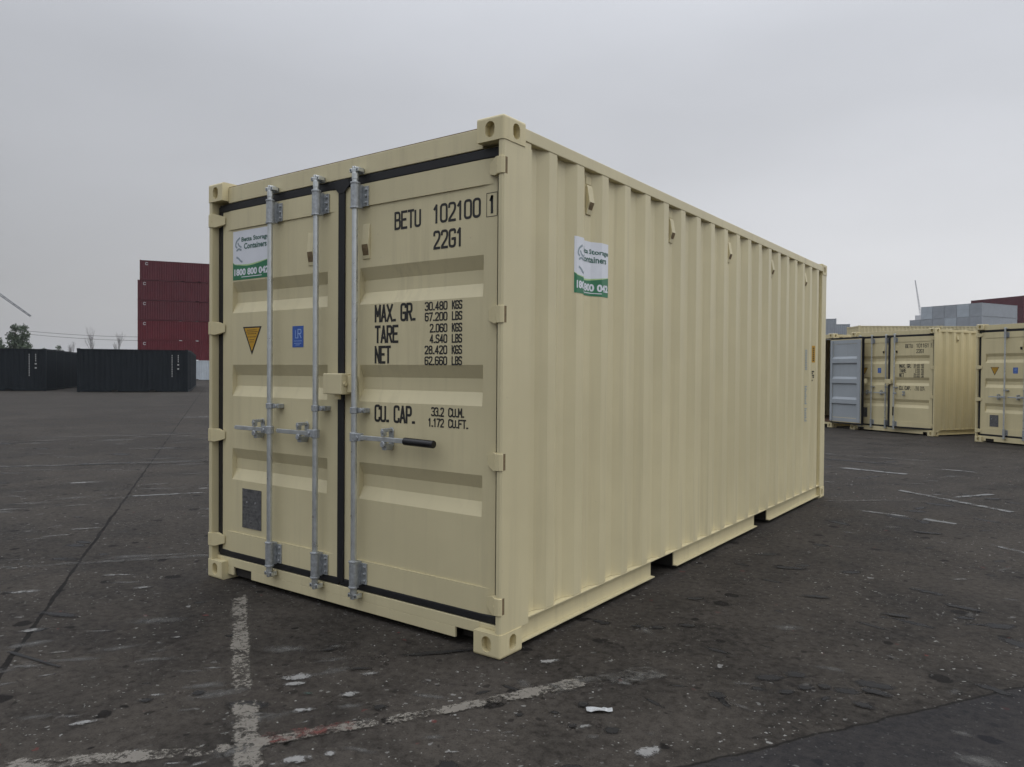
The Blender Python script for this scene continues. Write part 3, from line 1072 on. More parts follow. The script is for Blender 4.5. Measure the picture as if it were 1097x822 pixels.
    for i in range(17):
        y = 0.45 + i * 0.32
        if any(p[0] - 0.05 < y < p[1] + 0.05 for p in ((1.70, 2.06), (3.77, 4.12))):
            continue
        b.box(-W + 0.05, -0.05, y - 0.022, y + 0.022, 0.034, 0.1435)
    b.build('cross_members', M['dark'])
    b = B()
    prof = []
    x = -W + 0.09
    pts = []
    i = 0
    while x < -0.09:
        pts.append((x, 0.0 if (i % 4) in (0, 1) else 0.04))
        x += (0.07, 0.05, 0.07, 0.05)[i % 4]
        i += 1
    vs = [(a, L - 0.02 - d, z) for z in (0.12, H - 0.1) for a, d in pts]
    n = len(pts)
    b.mesh(vs, [(i, i + 1, n + i + 1, n + i) for i in range(n - 1)])
    b.build('end_wall', bg)
    b = B()
    b.box(-W + 0.163, -0.163, L - 0.07, L - 0.012, 0.03, 0.119)
    b.build('end_rail', bg, bevel=0.004)
    b = B()
    b.box(-W + 0.163, -0.163, L - 0.07, L - 0.012, H - 0.099, H - 0.02)
    b.build('end_rail', bg, bevel=0.004)
    # door header and sill
    b = B()
    b.box(-W + 0.1625, -0.1625, 0.046, 0.11, 2.459, 2.560)
    b.box(-W + 0.043, -W + 0.1620, 0.08, 0.11, 2.40, 2.472)
    b.box(-0.1620, -0.043, 0.08, 0.11, 2.40, 2.472)
    b.build('door_header', bg, bevel=0.003)
    b = B()
    b.box(-W + 0.162, -0.162, 0.052, 0.30, 2.5605, 2.566)
    b.build('header_sealant', M['rust'])
    b = B()
    xn = (-W + 0.4155, -0.318)
    # sill web with the two lifting notches at its ends
    b.box(xn[0], xn[1], 0.046, 0.060, 0.034, 0.0875)
    b.box(-W + 0.1625, -0.1625, 0.046, 0.060, 0.0875, 0.1425)
    b.box(-W + 0.1625, -W + 0.226, 0.046, 0.060, 0.034, 0.0870)
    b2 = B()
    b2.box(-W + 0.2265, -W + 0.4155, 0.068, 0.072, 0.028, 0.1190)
    b2.build('notch_shade_plate', M['dark'])  # near-black plate standing in for the shade of a deeper notch
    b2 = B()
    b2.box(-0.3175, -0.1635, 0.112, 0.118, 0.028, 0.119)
    b2.build('notch_shade_plate', M['dark'])
    b.box(-0.1725, -0.1625, 0.046, 0.060, 0.034, 0.0870)
    b.box(-W + 0.043, -0.043, 0.0605, 0.11, 0.120, 0.1425)
    b.box(-W + 0.043, -W + 0.162, 0.046, 0.060, 0.1185, 0.1425)
    b.box(-0.162, -0.043, 0.046, 0.060, 0.1185, 0.1425)
    b.build('door_sill', bg, bevel=0.002)

    # doors --------------------------------------------------------------
    FY = 0.0500
    FS = 0.0568
    doors = {}
    for nm, x0, x1, hx in (('L', -W + 0.088, -1.207, -W + 0.030), ('R', -1.158, -0.077, -0.030)):
        off = (hx, 0.015, 0)
        op = open_right if nm == 'R' else None
        b = B()
        sx0, sx1 = (x0 + 0.101, x1 - 0.098) if nm == 'L' else (x0 + 0.113, x1 - 0.079)
        z0, z1 = 0.186, 2.408
        b.box(x0, sx0, FS, 0.098, z0, z1)
        b.box(sx1, x1, FS, 0.098, z0, z1)
        b.box(sx0 + .0001, sx1 - .0001, FY, 0.098, z0, 0.3145)
        b.box(sx0 + .0001, sx1 - .0001, FY, 0.098, 2.2845, z1)
        for za_, zb_ in ((z0, 0.3145), (2.2845, z1)):
            b.prism([(sx0, FY), (sx0, FS), (sx0 - 0.05, FS)], 2, za_, zb_)
            b.prism([(sx1, FY), (sx1 + 0.06, FS), (sx1, FS)], 2, za_, zb_)
        door = b.build('door', bg, off=off)
        doors[nm] = door
        if op is not None:
            door.rotation_euler = (0, 0, R_(op))
        sb = B()
        tmp = door_sheet(sx0, sx1)
        sb.v, sb.f = tmp.v, tmp.f
        sb.build('door_panel', bg, parent=door)
        # gasket
        g = B()
        g.box(x0 - 0.052 if nm == 'L' else x0 - 0.022, x0 - 0.0005, 0.056, 0.092, z0 - 0.03, z1 + 0.042)
        g.box(x1 + 0.0005, x1 + (0.0225 if nm == 'L' else 0.018), 0.056, 0.092, z0 - 0.03, z1 + 0.042)
        g.box(x0 - 0.03, x1 + 0.02, 0.050, 0.0925, z1 + 0.0005, z1 + 0.050)
        g.box(x0 - 0.03, x1 + 0.01, 0.050, 0.0925, z0 - 0.042, z0 - 0.0005)
        g.build('gasket', M['rubber'], parent=door, bevel=0.006)
        # centre overlap flap of the gasket
        if nm == 'R':
            g = B()
            g.box(x0 - 0.0225 - 0.028, x0 + 0.002, 0.0465, 0.0555, z0 - 0.02, z1 + 0.036)
            g.prism([(x0 - 0.085, z1 + .012), (x0 - 0.045, z1 - .03), (x0 - 0.004, z1 - .03), (x0 + 0.045, z1 + .012), (x0 + 0.03, z1 + .047), (x0 - 0.07, z1 + .047)], 1, 0.0440, 0.0460)
            g.build('gasket_flap', M['rubber'], parent=door, bevel=0.003)
        # grey lining seen when the leaf stands open
        if op is not None:
            g = B()
            zs = [(z0 + .02, .1005), (0.30, .1005), (0.30, .094), (0.658, .094), (0.690, .130), (0.800, .130), (0.863, .094), (1.203, .094), (1.235, .130), (1.345, .130),
                  (1.407, .094), (1.742, .094), (1.775, .130), (1.885, .130), (1.946, .094), (2.29, .094), (2.29, .1005), (z1 - .02, .1005)]
            vs = [(xx, y, z) for z, y in zs for xx in (sx0, sx1)]
            g.mesh(vs, [(2 * i, 2 * i + 1, 2 * i + 3, 2 * i + 2) for i in range(len(zs) - 1)])
            g.box(x0 + 0.01, sx0, .0985, .134, z0 + .02, z1 - .02)
            g.box(sx1, x1 - 0.01, .0985, .134, z0 + .02, z1 - .02)
            g.build('inner_lining', M['grey_in'], parent=door)
        # hinges
        sg = 1 if nm == 'R' else -1
        for hz_ in (2.352, 1.647, 0.943, 0.252):
            g = B()
            def hxx(x):
                return x if sg == 1 else -W - x
            pr = [(-0.122, 0.0495), (-0.060, 0.012), (-0.038, -0.002), (-0.038, 0.028), (-0.060, 0.0495)]
            vs = []
            for zoff, sc_ in ((-1, 1), (1, 1)):
                for (xx, yy) in pr:
                    taper = 0.024 if xx < -0.1 else 0.042
                    vs.append((hxx(xx), yy, hz_ + zoff * taper))
            nn = len(pr)
            g.mesh(vs, [(i, (i + 1) % nn, nn + (i + 1) % nn, nn + i) for i in range(nn)] + [tuple(range(nn - 1, -1, -1)), tuple(range(nn, 2 * nn))])
            g.tube((hxx(-0.040), 0.0, hz_), (hxx(-0.040), -0.0025, hz_), 0.005, 8)
            g.build('hinge', cs, parent=door, bevel=0.003)
            if op is None:
                g = B()
                g.prism([(hxx(x), y) for x, y in ((-0.0375, -0.003), (-0.012, -0.003), (0.0, 0.007), (0.0, 0.015), (-0.020, 0.019), (-0.0375, 0.019))], 2, hz_ - 0.041, hz_ + 0.041)
                g.build('hinge_lug', cs, bevel=0.002)
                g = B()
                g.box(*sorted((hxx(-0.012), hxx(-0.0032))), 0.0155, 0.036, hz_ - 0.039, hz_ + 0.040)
                g.build('hinge_slot_strip', M['rust'])  # brown sealant strip drawn in place of the slot's dark gap
        # vents on the door leaves
        vx = -1.452 if nm == 'L' else -0.985
        g = B()
        g.prism([(0.0572, 1.992), (0.0572, 2.184), (0.0530, 2.184), (0.0500, 2.165), (0.0400, 2.070), (0.0480, 2.032), (0.0530, 1.992)], 0, vx - 0.028, vx + 0.028)
        g.build('vent_cover', bg, parent=door, bevel=0.003)
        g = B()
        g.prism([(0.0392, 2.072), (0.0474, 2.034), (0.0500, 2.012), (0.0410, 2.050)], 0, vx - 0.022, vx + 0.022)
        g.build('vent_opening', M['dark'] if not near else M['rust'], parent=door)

    # locking bars
    def bar(x, door, hdir, hlen, grip, hang=False):
        r = B()
        r.tube((x, 0, 0.135), (x, 0, 2.47), 0.0168, 16, caps=True)
        r.build('locking_bar', M['galv'], parent=door, smooth=True)
        # bearing brackets top and bottom
        for (za, zb2) in ((2.268, 2.405), (0.175, 0.318)):
            g = B()
            g.tube((x, 0, za), (x, 0, zb2), 0.0245, 14)
            g.box(x - 0.014, x + 0.012, 0.004, 0.0495, za + .004, zb2 - .004)
            g.box(x + 0.012, x + 0.058, 0.041, 0.0496, za + .012, zb2 - .014)
            for zz_ in (za + .032, (za + zb2) / 2, zb2 - .034):
                g.tube((x + 0.042, 0.042, zz_), (x + 0.042, 0.032, zz_), 0.0080, 8)
            g.tube((x, 0, za - .004), (x, 0, za + .006), 0.028, 14)
            g.tube((x, 0, zb2 - .006), (x, 0, zb2 + .004), 0.028, 14)
            g.build('bar_bracket', M['galv2'], parent=door, bevel=0.002)
        g = B()
        g.tube((x, 0, 1.138), (x, 0, 1.172), 0.0235, 12)
        g.box(x + 0.005, x + 0.066, 0.010, 0.0566, 1.142, 1.168)
        g.tube((x + 0.048, 0.012, 1.155), (x + 0.048, -0.004, 1.155), 0.014, 10)
        g.build('bar_guide', M['galv2'], parent=door, bevel=0.003)
        # cam ends
        for (zc, sg) in ((2.474, 1), (0.128, -1)):
            g = B()
            g.tube((x, 0, zc - 0.032 * sg - .018), (x, 0, zc - 0.032 * sg + .018), 0.019, 14)
            g.box(x - 0.030, x + 0.032, -0.012, 0.012, zc - 0.008, zc + 0.008)
            g.box(x - 0.034, x - 0.018, -0.012, 0.030, zc - 0.010, zc + 0.012)
            g.box(x + 0.020, x + 0.036, -0.012, 0.030, zc - 0.010, zc + 0.012)
            g.tube((x + 0.004, -0.010, zc + 0.014 * sg), (x + 0.004, 0.034, zc + 0.016 * sg), 0.0085, 8)
            g.tube((x - 0.018, 0.0, zc + .010 * sg), (x - 0.018, 0.0, zc + .026 * sg), 0.005, 8)
            g.build('cam_end', M['galv'], parent=door, bevel=0.002)
            if not open_right or door is not doors['R']:
                g = B()
                for dx in (-0.026, 0.014):
                    g.box(x + dx - 0.002, x + dx + 0.012, 0.018, 0.0455, zc - 0.014, zc + 0.014)
                g.box(x - 0.028, x + 0.026, 0.036, 0.0457, zc - 0.016, zc + 0.014)
                g.build('cam_keeper', cs if sg < 0 else M['galv2'], bevel=0.003)
        # handle
        z = 1.008
        g = B()
        g.tube((x, 0, z - 0.024), (x, 0, z + 0.024), 0.0245, 12)
        g.box(*sorted((x + hdir * 0.012, x + hdir * 0.062)), -0.016, 0.014, z - 0.020, z + 0.022)
        g.tube((x + hdir * 0.040, -0.016, z), (x + hdir * 0.040, -0.022, z), 0.011, 8)
        g.build('handle_hub', M['galv2'], parent=door, bevel=0.004)
        g = B()
        x1_ = x + hdir * (hlen if not grip else hlen - 0.212)
        pr = [(-0.012, z - 0.0125), (-0.003, z - 0.0135), (0.003, z - 0.0125), (0.003, z + 0.0125), (-0.003, z + 0.0135), (-0.012, z + 0.0125)]
        if hang:
            g.prism([(q[0], x + (q[1] - z)) for q in pr] and [(x - 0.0125, -0.003), (x + 0.0125, -0.003), (x + 0.0125, 0.006), (x - 0.0125, 0.006)], 2, z - 0.34, z - 0.03)
            g.v = [Vector((v.x, v.y - 0.025, v.z)) for v in g.v]
            h2 = B()
            h2.tube((x, -0.026, z - 0.335), (x, -0.030, z - 0.555), 0.0165, 12)
            h2.build('handle_grip', M['grip'], parent=door, smooth=True)
        else:
            g.prism(pr, 0, *sorted((x + hdir * 0.055, x1_)))
        if not grip:
            g.tube((x1_, -0.005, z), (x1_ + hdir * 0.012, -0.005, z - .002), 0.010, 8, 0.004)
        g.build('handle', M['galv'], parent=door, bevel=0.002)
        if grip and not hang:
            g = B()
            g.tube((x1_ - hdir * 0.004, -0.006, z), (x1_ + hdir * 0.205, -0.010, z - 0.004), 0.0205, 14)
            g.build('handle_grip', M['grip'], parent=door, bevel=0.004, smooth=True)
        # catch and retainer
        xc = x + hdir * (0.143 if not grip else 0.236)
        g = B()
        g.prism([(xc - 0.017, z - 0.040), (xc + 0.017, z - 0.040), (xc + 0.017, z + 0.046), (xc + 0.008, z + 0.062), (xc - 0.008, z + 0.062), (xc - 0.017, z + 0.046)], 1, 0.049, 0.0572)
        g.prism([(xc - 0.015, z - 0.058), (xc + 0.015, z - 0.058), (xc + 0.018, z - 0.024), (xc - 0.018, z - 0.024)], 1, -0.004, 0.049)
        g.box(xc - 0.008, xc + 0.008, -0.020, 0.010, z + 0.016, z + 0.058)
        g.box(xc - 0.016, xc + 0.010, 0.008, 0.049, z + 0.040, z + 0.058)
        g.tube((xc + 0.002, -0.022, z + 0.040), (xc + 0.002, -0.010, z + 0.040), 0.012, 10)
        g.tube((xc, -0.018, z - 0.026), (xc, 0.004, z - 0.026), 0.017, 10)
        g.build('handle_catch', M['galv2'], parent=door, bevel=0.003)

    bar(-1.772, doors['L'], -1, 0.345, False)
    bar(-1.345, doors['L'], -1, 0.345, False)
    bar(-1.018, doors['R'], 1, 0.606, True, hang)
    # padlock box across the centre
    g = B()
    g.box(-1.247, -1.092, -0.030, 0.0435, 1.240, 1.358)
    lk = g.build('lock_box', bg, parent=doors['R'], bevel=0.006)
    g = B()
    g.box(-1.0915, -1.050, 0.012, 0.0495, 1.252, 1.346)
    g.build('lock_box_bracket', cs, parent=doors['R'], bevel=0.003)
    g = B()
    g.tube((-1.0915, -0.004, 1.30), (-1.082, -0.004, 1.30), 0.012, 8)
    g.build('lock_pin', cs, parent=doors['R'])
    g = B()
    g.tube((-1.165, 0.01, 1.24), (-1.165, 0.01, 1.212), 0.018, 10)
    g.build('padlock_loop', cs, parent=doors['R'])

    # lettering ----------------------------------------------------------
    SY = 0.0575 - 0.0009

    def pl(x, z, k):
        return (x, SY - 0.00015 * k, z)

    if texts:
        g = B()
        sw = 0.0132
        letters(g, 'BETU', -0.772, -0.578, 2.128, 2.226, pl, sw)
        g.build('owner_code', M['black'], parent=doors['R'], fix=False)
        g = B()
        letters(g, number, -0.495, -0.180, 2.131, 2.230, pl, sw)
        g.build('serial_number', M['black'], parent=doors['R'], fix=False)
        g = B()
        letters(g, '1', -0.128, -0.096, 2.140, 2.230, lambda x, z, k: (x, FS - 0.0009, z), 0.0145)
        g.build('check_digit', M['black'], parent=doors['R'], fix=False)
        g = B()
        letters(g, '22G1', -0.492, -0.294, 1.999, 2.096, pl, sw)
        g.build('size_code', M['black'], parent=doors['R'], fix=False)
        g = B()
        for (a, b_, c, d_) in ((-0.145, -0.078, 2.240, 2.243), (-0.145, -0.078, 2.126, 2.129), (-0.145, -0.142, 2.1291, 2.2399), (-0.081, -0.078, 2.1291, 2.2399)):
            g.box(a, b_, FS - 0.0010, FS - 0.0002, c, d_)
        g.build('check_digit_frame', M['black'], parent=doors['R'])
        g = B()
        letters(g, 'MAX. GR.', -0.920, -0.612, 1.638, 1.736, pl, 0.0140)
        letters(g, 'TARE', -0.919, -0.737, 1.524, 1.622, pl, 0.0140)
        letters(g, 'NET', -0.919, -0.793, 1.413, 1.511, pl, 0.0140)
        s2 = 0.0078
        g.build('weight_titles', M['black'], parent=doors['R'], fix=False)
        g = B()
        for t, a, z in (('30.480', -0.548, 1.687), ('67.200', -0.548, 1.632), ('2.060', -0.513, 1.573), ('4.540'.replace('5', 'S'), -0.513, 1.518),
                        ('28.420', -0.548, 1.461), ('62.660', -0.548, 1.405)):
            letters(g, t, a, -0.392, z, z + 0.046, pl, s2)
        g.build('weight_values', M['black'], parent=doors['R'], fix=False)
        g = B()
        for u_, z in (('KGS', 1.687), ('LBS', 1.632), ('KGS', 1.573), ('LBS', 1.518), ('KGS', 1.461), ('LBS', 1.405)):
            letters(g, u_, -0.363, -0.294, z, z + 0.046, pl, s2)
        g.build('weight_units', M['black'], parent=doors['R'], fix=False)
        g = B()
        letters(g, 'CU. CAP.', -0.918, -0.612, 1.094, 1.190, pl, 0.0140)
        g.build('capacity_title', M['black'], parent=doors['R'], fix=False)
        g = B()
        letters(g, '33.2', -0.499, -0.411, 1.141, 1.189, pl, s2)
        letters(g, '1.172', -0.520, -0.411, 1.086, 1.132, pl, s2)
        g.build('capacity_values', M['black'], parent=doors['R'], fix=False)
        g = B()
        letters(g, 'CU.M.', -0.383, -0.277, 1.141, 1.189, pl, s2)
        letters(g, 'CU.FT.', -0.383, -0.250, 1.086, 1.132, pl, s2)
        g.build('capacity_units', M['black'], parent=doors['R'], fix=False)
    if left_stickers:
        dl = doors['L']
        g = B()
        g.prism([(-2.130, 1.650), (-1.936, 1.650), (-2.035, 1.470)], 1, SY - 0.0004, SY + 0.0004)
        t_ = g.build('warning_triangle', M['black'], parent=dl)
        g = B()
        g.prism([(-2.113, 1.641), (-1.952, 1.641), (-2.034, 1.494)], 1, SY - 0.0012, SY - 0.0004)
        g.build('triangle_face', M['yellow'], parent=dl)
        g = B()
        rnd = random.Random(4)
        for (a, b_, z) in ((-2.085, -1.985, 1.628), (-2.092, -1.974, 1.616), (-2.080, -1.988, 1.604), (-2.078, -1.990, 1.584), (-2.060, -2.010, 1.566), (-2.058, -2.012, 1.552)):
            x = a
            while x < b_:
                wl_ = rnd.uniform(0.006, 0.016)
                g.box(x, min(x + wl_, b_), SY - 0.0018, SY - 0.0012, z - 0.0018, z + 0.0018)
                x += wl_ + 0.004
        g.build('triangle_small_print', M['black'], parent=dl)
        g = B()
        g.box(-1.629, -1.526, SY - 0.0006, SY, 1.512, 1.640)
        g.build('inspection_plate', M['blue'], parent=dl)
        g = B()
        q = lambda x, z, k: (x, SY - 0.0010 - 0.00015 * k, z)
        letters(g, 'L', -1.602, -1.572, 1.566, 1.616, q, 0.0045)
        letters(g, 'R', -1.580, -1.544, 1.566, 1.622, q, 0.0065)
        for z, a, b_ in ((1.550, -1.615, -1.540), (1.536, -1.612, -1.545), (1.526, -1.600, -1.560)):
            g.box(a, b_, SY - 0.0012, SY - 0.0007, z - 0.0015, z + 0.0015)
        g.build('inspection_lettering', M['paleblue'], parent=dl)
        g = B()
        g.box(-2.130, -1.932, SY - 0.0030, SY, 0.358, 0.610)
        dp = g.build('data_plate', M['plate'], parent=dl)
        g = B()
        for z in (0.585, 0.565, 0.545, 0.50, 0.48, 0.455, 0.43, 0.405, 0.385):
            g.box(-2.115, -1.948 - rnd.uniform(0, .05), SY - 0.0036, SY - 0.0031, z - 0.003, z + 0.003)
        g.build('plate_engraving', M['engrave'], parent=dl)
        for x, z in ((-2.078, 0.525), (-1.990, 0.525), (-2.040, 0.405)):
            g = B()
            g.tube((x, SY - 0.0031, z), (x, SY - 0.0070, z), 0.006, 8)
            g.build('rivet', M['steelw'], parent=dl)

    def decal(prefix, parent, x0, x1, z0, z1, to3, cuts=()):
        """company sticker; to3(x, z, lift) maps onto the surface, cuts are fold lines"""
        def put(mb, vs, fs, lift):
            bm = bmesh.new()
            vv = [bm.verts.new((v.x, 0, v.y)) for v in vs]
            for f in fs:
                try:
                    bm.faces.new([vv[i] for i in f])
                except ValueError:
                    pass
            for c in cuts:
                bmesh.ops.bisect_plane(bm, geom=bm.verts[:] + bm.edges[:] + bm.faces[:], plane_co=(c, 0, 0), plane_no=(1, 0, 0))
            bmesh.ops.triangulate(bm, faces=bm.faces)
            bm.verts.index_update()
            mb.mesh([to3(v.co.x, v.co.z, lift) for v in bm.verts], [tuple(v.index for v in f.verts) for f in bm.faces])
            bm.free()
        w_, h_ = x1 - x0, z1 - z0
        P = lambda u, v: Vector((x0 + u * w_, z0 + v * h_))
        g = B()
        put(g, [P(0, 0), P(1, 0), P(1, 1), P(0, 1)], [(0, 1, 2, 3)], 0.0010)
        st = g.build('company_sticker', M['white'], parent=parent)
        N = 18
        arc = lambda t: 0.325 - 0.055 * sin(min(1, t * 1.9) * pi / 2) + 0.20 * max(0, t - 0.38) ** 1.6 + (0.035 if t < .02 else 0)
        g = B()
        vs = [P(i / N, 0) for i in range(N + 1)] + [P(i / N, arc(i / N)) for i in range(N + 1)]
        put(g, vs, [(i, i + 1, N + 2 + i, N + 1 + i) for i in range(N)], 0.0016)
        g.build('sticker_band', M['green'], parent=parent)
        g = B()
        vs = [P(i / N, arc(i / N) + .001) for i in range(N + 1)] + [P(i / N, arc(i / N) + 0.008 + 0.022 * sin(pi * i / N)) for i in range(N + 1)]
        put(g, vs, [(i, i + 1, N + 2 + i, N + 1 + i) for i in range(N)], 0.0016)
        g.build('sticker_line', M['lime'], parent=parent)
        g = B()
        for txt, u0, u1, v0, v1 in (('Betta Storage', 0.24, 1.0 - 0.012, 0.745, 0.865), ('Containers', 0.31, 0.93, 0.615, 0.735)):
            vs, fs = font_mesh(txt, P(u0, 0).x, P(u1, 0).x, P(0, v0).y, P(0, v1).y, 0.030)
            put(g, vs, fs, 0.0018)
        g.build('sticker_name', M['teal'], parent=parent, fix=False)
        g = B()
        vs, fs = font_mesh('1800 800 042', P(0.04, 0).x, P(0.985, 0).x, P(0, 0.085).y, P(0, 0.225).y, 0.045)
        put(g, vs, fs, 0.0022)
        put(g, [P(.24, .045), P(.80, .045), P(.80, .060), P(.24, .060)], [(0, 1, 2, 3)], 0.0022)
        g.build('sticker_phone', M['white'], parent=parent, fix=False)
        g = B()
        for pts in ([(.20, .86), (.10, .80), (.07, .70), (.12, .66)], [(.10, .60), (.17, .64), (.24, .60)], [(.14, .76), (.17, .70), (.24, .66)], [(.10, .47), (.16, .44), (.22, .38), (.27, .36)]):
            PP = rounded([P(a, c) for a, c in pts], w_ * 0.12, False)
            Lf, Rg = ribbon(PP, w_ * 0.016, False)
            n = len(PP)
            put(g, Lf + Rg, [(i, i + 1, n + i + 1, n + i) for i in range(n - 1)], 0.0018)
        g.build('sticker_emblem', M['ink'], parent=parent, fix=False)

    if logo:
        decal('door', doors['L'], -2.240, -1.858, 1.955, 2.270, lambda x, z, k: (x, 0.0575 - k, z))
        cuts = []
        for y, s_ in SP:
            cuts.append(y)
        decal('side', side_wall, 0.662, 1.026, 1.808, 2.115, lambda y, z, k: (-0.006 - SIDE_AT(y) + k, y, z), [c for c in cuts if .66 < c < 1.03])
    if side_extras:
        # small notices near the rear post of the long wall
        xs_ = -0.006 - 0.036
        def sv(y):
            return -0.006 - SIDE_AT(y)
        g = B()
        yy = 5.598
        g.mesh([(sv(y) + 0.002, y, z) for z in (1.500, 1.680) for y in (yy, yy + .020)], [(0, 1, 3, 2)])
        g.mesh([(sv(y) + 0.002, y, z) for z in (1.500, 1.680) for y in (yy + .020, yy + .040)], [(0, 1, 3, 2)])
        g.build('yellow_notice', M['yellow'], parent=side_wall)
        g = B()
        for k in range(7):
            z = 1.515 + k * .022
            g.mesh([(sv(y) + 0.003, y, q) for q in (z, z + .012) for y in (yy + .008, yy + .030)], [(0, 1, 3, 2)])
        for (z, a, b_) in ((1.395, .0, .030), (1.375, .0, .012), (1.355, .006, .030), (1.335, .012, .030), (1.30, .0, .012)):
            g.mesh([(sv(y) + 0.003, y, q) for q in (z, z + .014) for y in (yy + a, yy + b_)], [(0, 1, 3, 2)])
        g.build('notice_print', M['black'], parent=side_wall)
        g = B()
        z = 0.88
        rnd = random.Random(2)
        while z < 1.62:
            if not (1.02 < z < 1.06 or 1.25 < z < 1.42):
                g.mesh([(sv(y) + 0.002, y, q) for q in (z, z + .011) for y in (5.325, 5.325 + rnd.uniform(.014, .030))], [(0, 1, 3, 2)])
            z += .018
        g.build('steel_notice', M['ink'], parent=side_wall)
    return root, doors


main, mdoors = container((-W / 2, L / 2, 0), 0.0,
                         'large cream shipping container in the foreground with green and white stickers and black handle grip',
                         'cream containers with locking bars', number='102100', logo=True, side_extras=True)

GZ = -0.09
c_c, _ = container((0.142, 20.781, GZ), R_(-29.65),
                   'cream container at right, its left door partly covered by the open grey door',
                   'cream containers with locking bars', number='101161', near=False, side_vents=5, open_right=6.5, hang=True)
c_d, dd = container((-2.498, 22.296, GZ), R_(-29.65),
                    'cream container past the big one, its door open showing the grey inside',
                    'cream containers with locking bars', texts=False, left_stickers=False, near=False, open_right=175, side_vents=2, hang=True)
c_e, _ = container((3.267, 18.555, GZ), R_(-32.74),
                   'cream container cut off by the right edge, yellow triangle and blue plate on door',
                   'cream containers with locking bars', texts=False, near=False, side_vents=2)


# ------------------------------------------------------------------ plain distant containers
def far_mesh(length, mat_name, end_doors=False):
    mb = MB()
    # posts, castings
    for x in (0, W - 0.16):
        for y in (0, length - 0.16):
            mb.box(x + .006, x + 0.154, y + .006, y + 0.154, 0.118, H - 0.118)
            for z in (0, H - 0.118):
                mb.box(x, x + 0.16, y, y + 0.16, z, z + 0.118)
    # corrugated long walls
    n = int((length - 0.34) / 0.278)
    for x, s in ((0.012, 1), (W - 0.012, -1)):
        pts = []
        y = 0.17
        for k in range(n):
            for dy, dd_ in ((0, 0), (0.07, 0), (0.14, 0.036), (0.21, 0.036)):
                pts.append((x + s * dd_, y + dy))
            y += (length - 0.34) / n
        pts.append((x, length - 0.17))
        vs = [(a, b, z) for z in (0.14, H - 0.09) for a, b in pts]
        m_ = len(pts)
        mb.mesh(vs, [(i, i + 1, m_ + i + 1, m_ + i) for i in range(m_ - 1)])
        mb.box(*sorted((x - s * .008, x + s * .06)), 0.16, length - 0.16, H - 0.09, H - 0.03)
        a = length * 0.5
        for y0, y1 in ((0.16, a - 1.2), (a - 0.85, a + 0.85), (a + 1.2, length - 0.16)):
            mb.box(*sorted((x + s * .01, x + s * .06)), y0, y1, 0.03, 0.14)
    # ends
    for y, s in ((0.012, 1), (length - 0.012, -1)):
        pts = []
        x = 0.16
        for k in range(9):
            for dx, dd_ in ((0, 0), (0.06, 0), (0.12, 0.04), (0.18, 0.04)):
                pts.append((x + dx, y + s * dd_))
            x += (W - 0.32) / 9
        pts.append((W - 0.16, y))
        vs = [(a, b, z) for z in (0.12, H - 0.11) for a, b in pts]
        m_ = len(pts)
        mb.mesh(vs, [(i, i + 1, m_ + i + 1, m_ + i) for i in range(m_ - 1)])
        mb.box(0.16, W - 0.16, *sorted((y - s * .008, y + s * .06)), H - 0.11, H - 0.02)
        mb.box(0.16, W - 0.16, *sorted((y - s * .008, y + s * .06)), 0.02, 0.12)
    mb.box(0.05, W - 0.05, 0.05, length - 0.05, H - 0.045, H - 0.025)
    mb.box(0.08, W - 0.08, 0.08, length - 0.08, 0.12, 0.15)
    return mb


FARM = {}


def far_container(origin, xdir, z, mat, label, group, length=L, marks=None, hscale=1.0):
    """origin: ground point of the near right corner of the long wall seen; xdir: along that wall, pointing left.
    local frame: y runs along xdir, x runs away from the viewer"""
    key = (length, mat)
    if key not in FARM:
        tmp = far_mesh(length, mat).build('shipping_container', M[mat])
        FARM[key] = tmp.data
        bpy.data.objects.remove(tmp)
    o = bpy.data.objects.new('shipping_container', FARM[key])
    COL.objects.link(o)
    yd = Vector(xdir).normalized()
    ang = math.atan2(yd.y, yd.x) - pi / 2
    o.location = (origin.x, origin.y, z)
    o.rotation_euler = (0, 0, ang)
    OFF[o.name] = Vector((0, 0, 0))
    tag(o, label, 'container', group)
    if marks == 'column':
        g = MB()
        rnd = random.Random(5)
        zc = 2.26
        while zc > 0.95:
            h_ = rnd.uniform(0.05, 0.09)
            g.box(-0.004, 0.004, 0.875, 0.915, zc - h_, zc)
            zc -= h_ + 0.03
        zc = 2.26
        for h_ in (0.09, 0.09, 0.09, 0.09):
            g.box(-0.004, 0.004, 0.53, 0.57, zc - h_, zc)
            zc -= h_ + .03
        for zc in (1.70, 1.45):
            g.box(-0.004, 0.004, 0.50, 0.60, zc - .08, zc)
        lm = g.build('code_lettering', M['marking'], parent=o)
    elif marks == 'emblem':
        # a small pale C painted near the end that faces left
        g = MB()
        c0 = length - 0.75
        P = rounded([Vector((0.18, .20)), Vector((0.18, .28)), Vector((-.06, .28)), Vector((-.06, -.02)), Vector((0.18, -.02)), Vector((0.18, .06))], 0.09, False)
        Lf, Rg = ribbon(P, 0.040, False)
        n = len(P)
        vs = [(-0.004, c0 - p.x, 2.0 + p.y) for p in Lf + Rg]
        g.mesh(vs, [(i, i + 1, n + i + 1, n + i) for i in range(n - 1)])
        g.build('painted_letter', M['marking'], parent=o, fix=False)
    return o


def seg_dir(l0, d0, l1, d1):
    return (Rh * (l1 - l0) + Fh * (d1 - d0)).normalized()


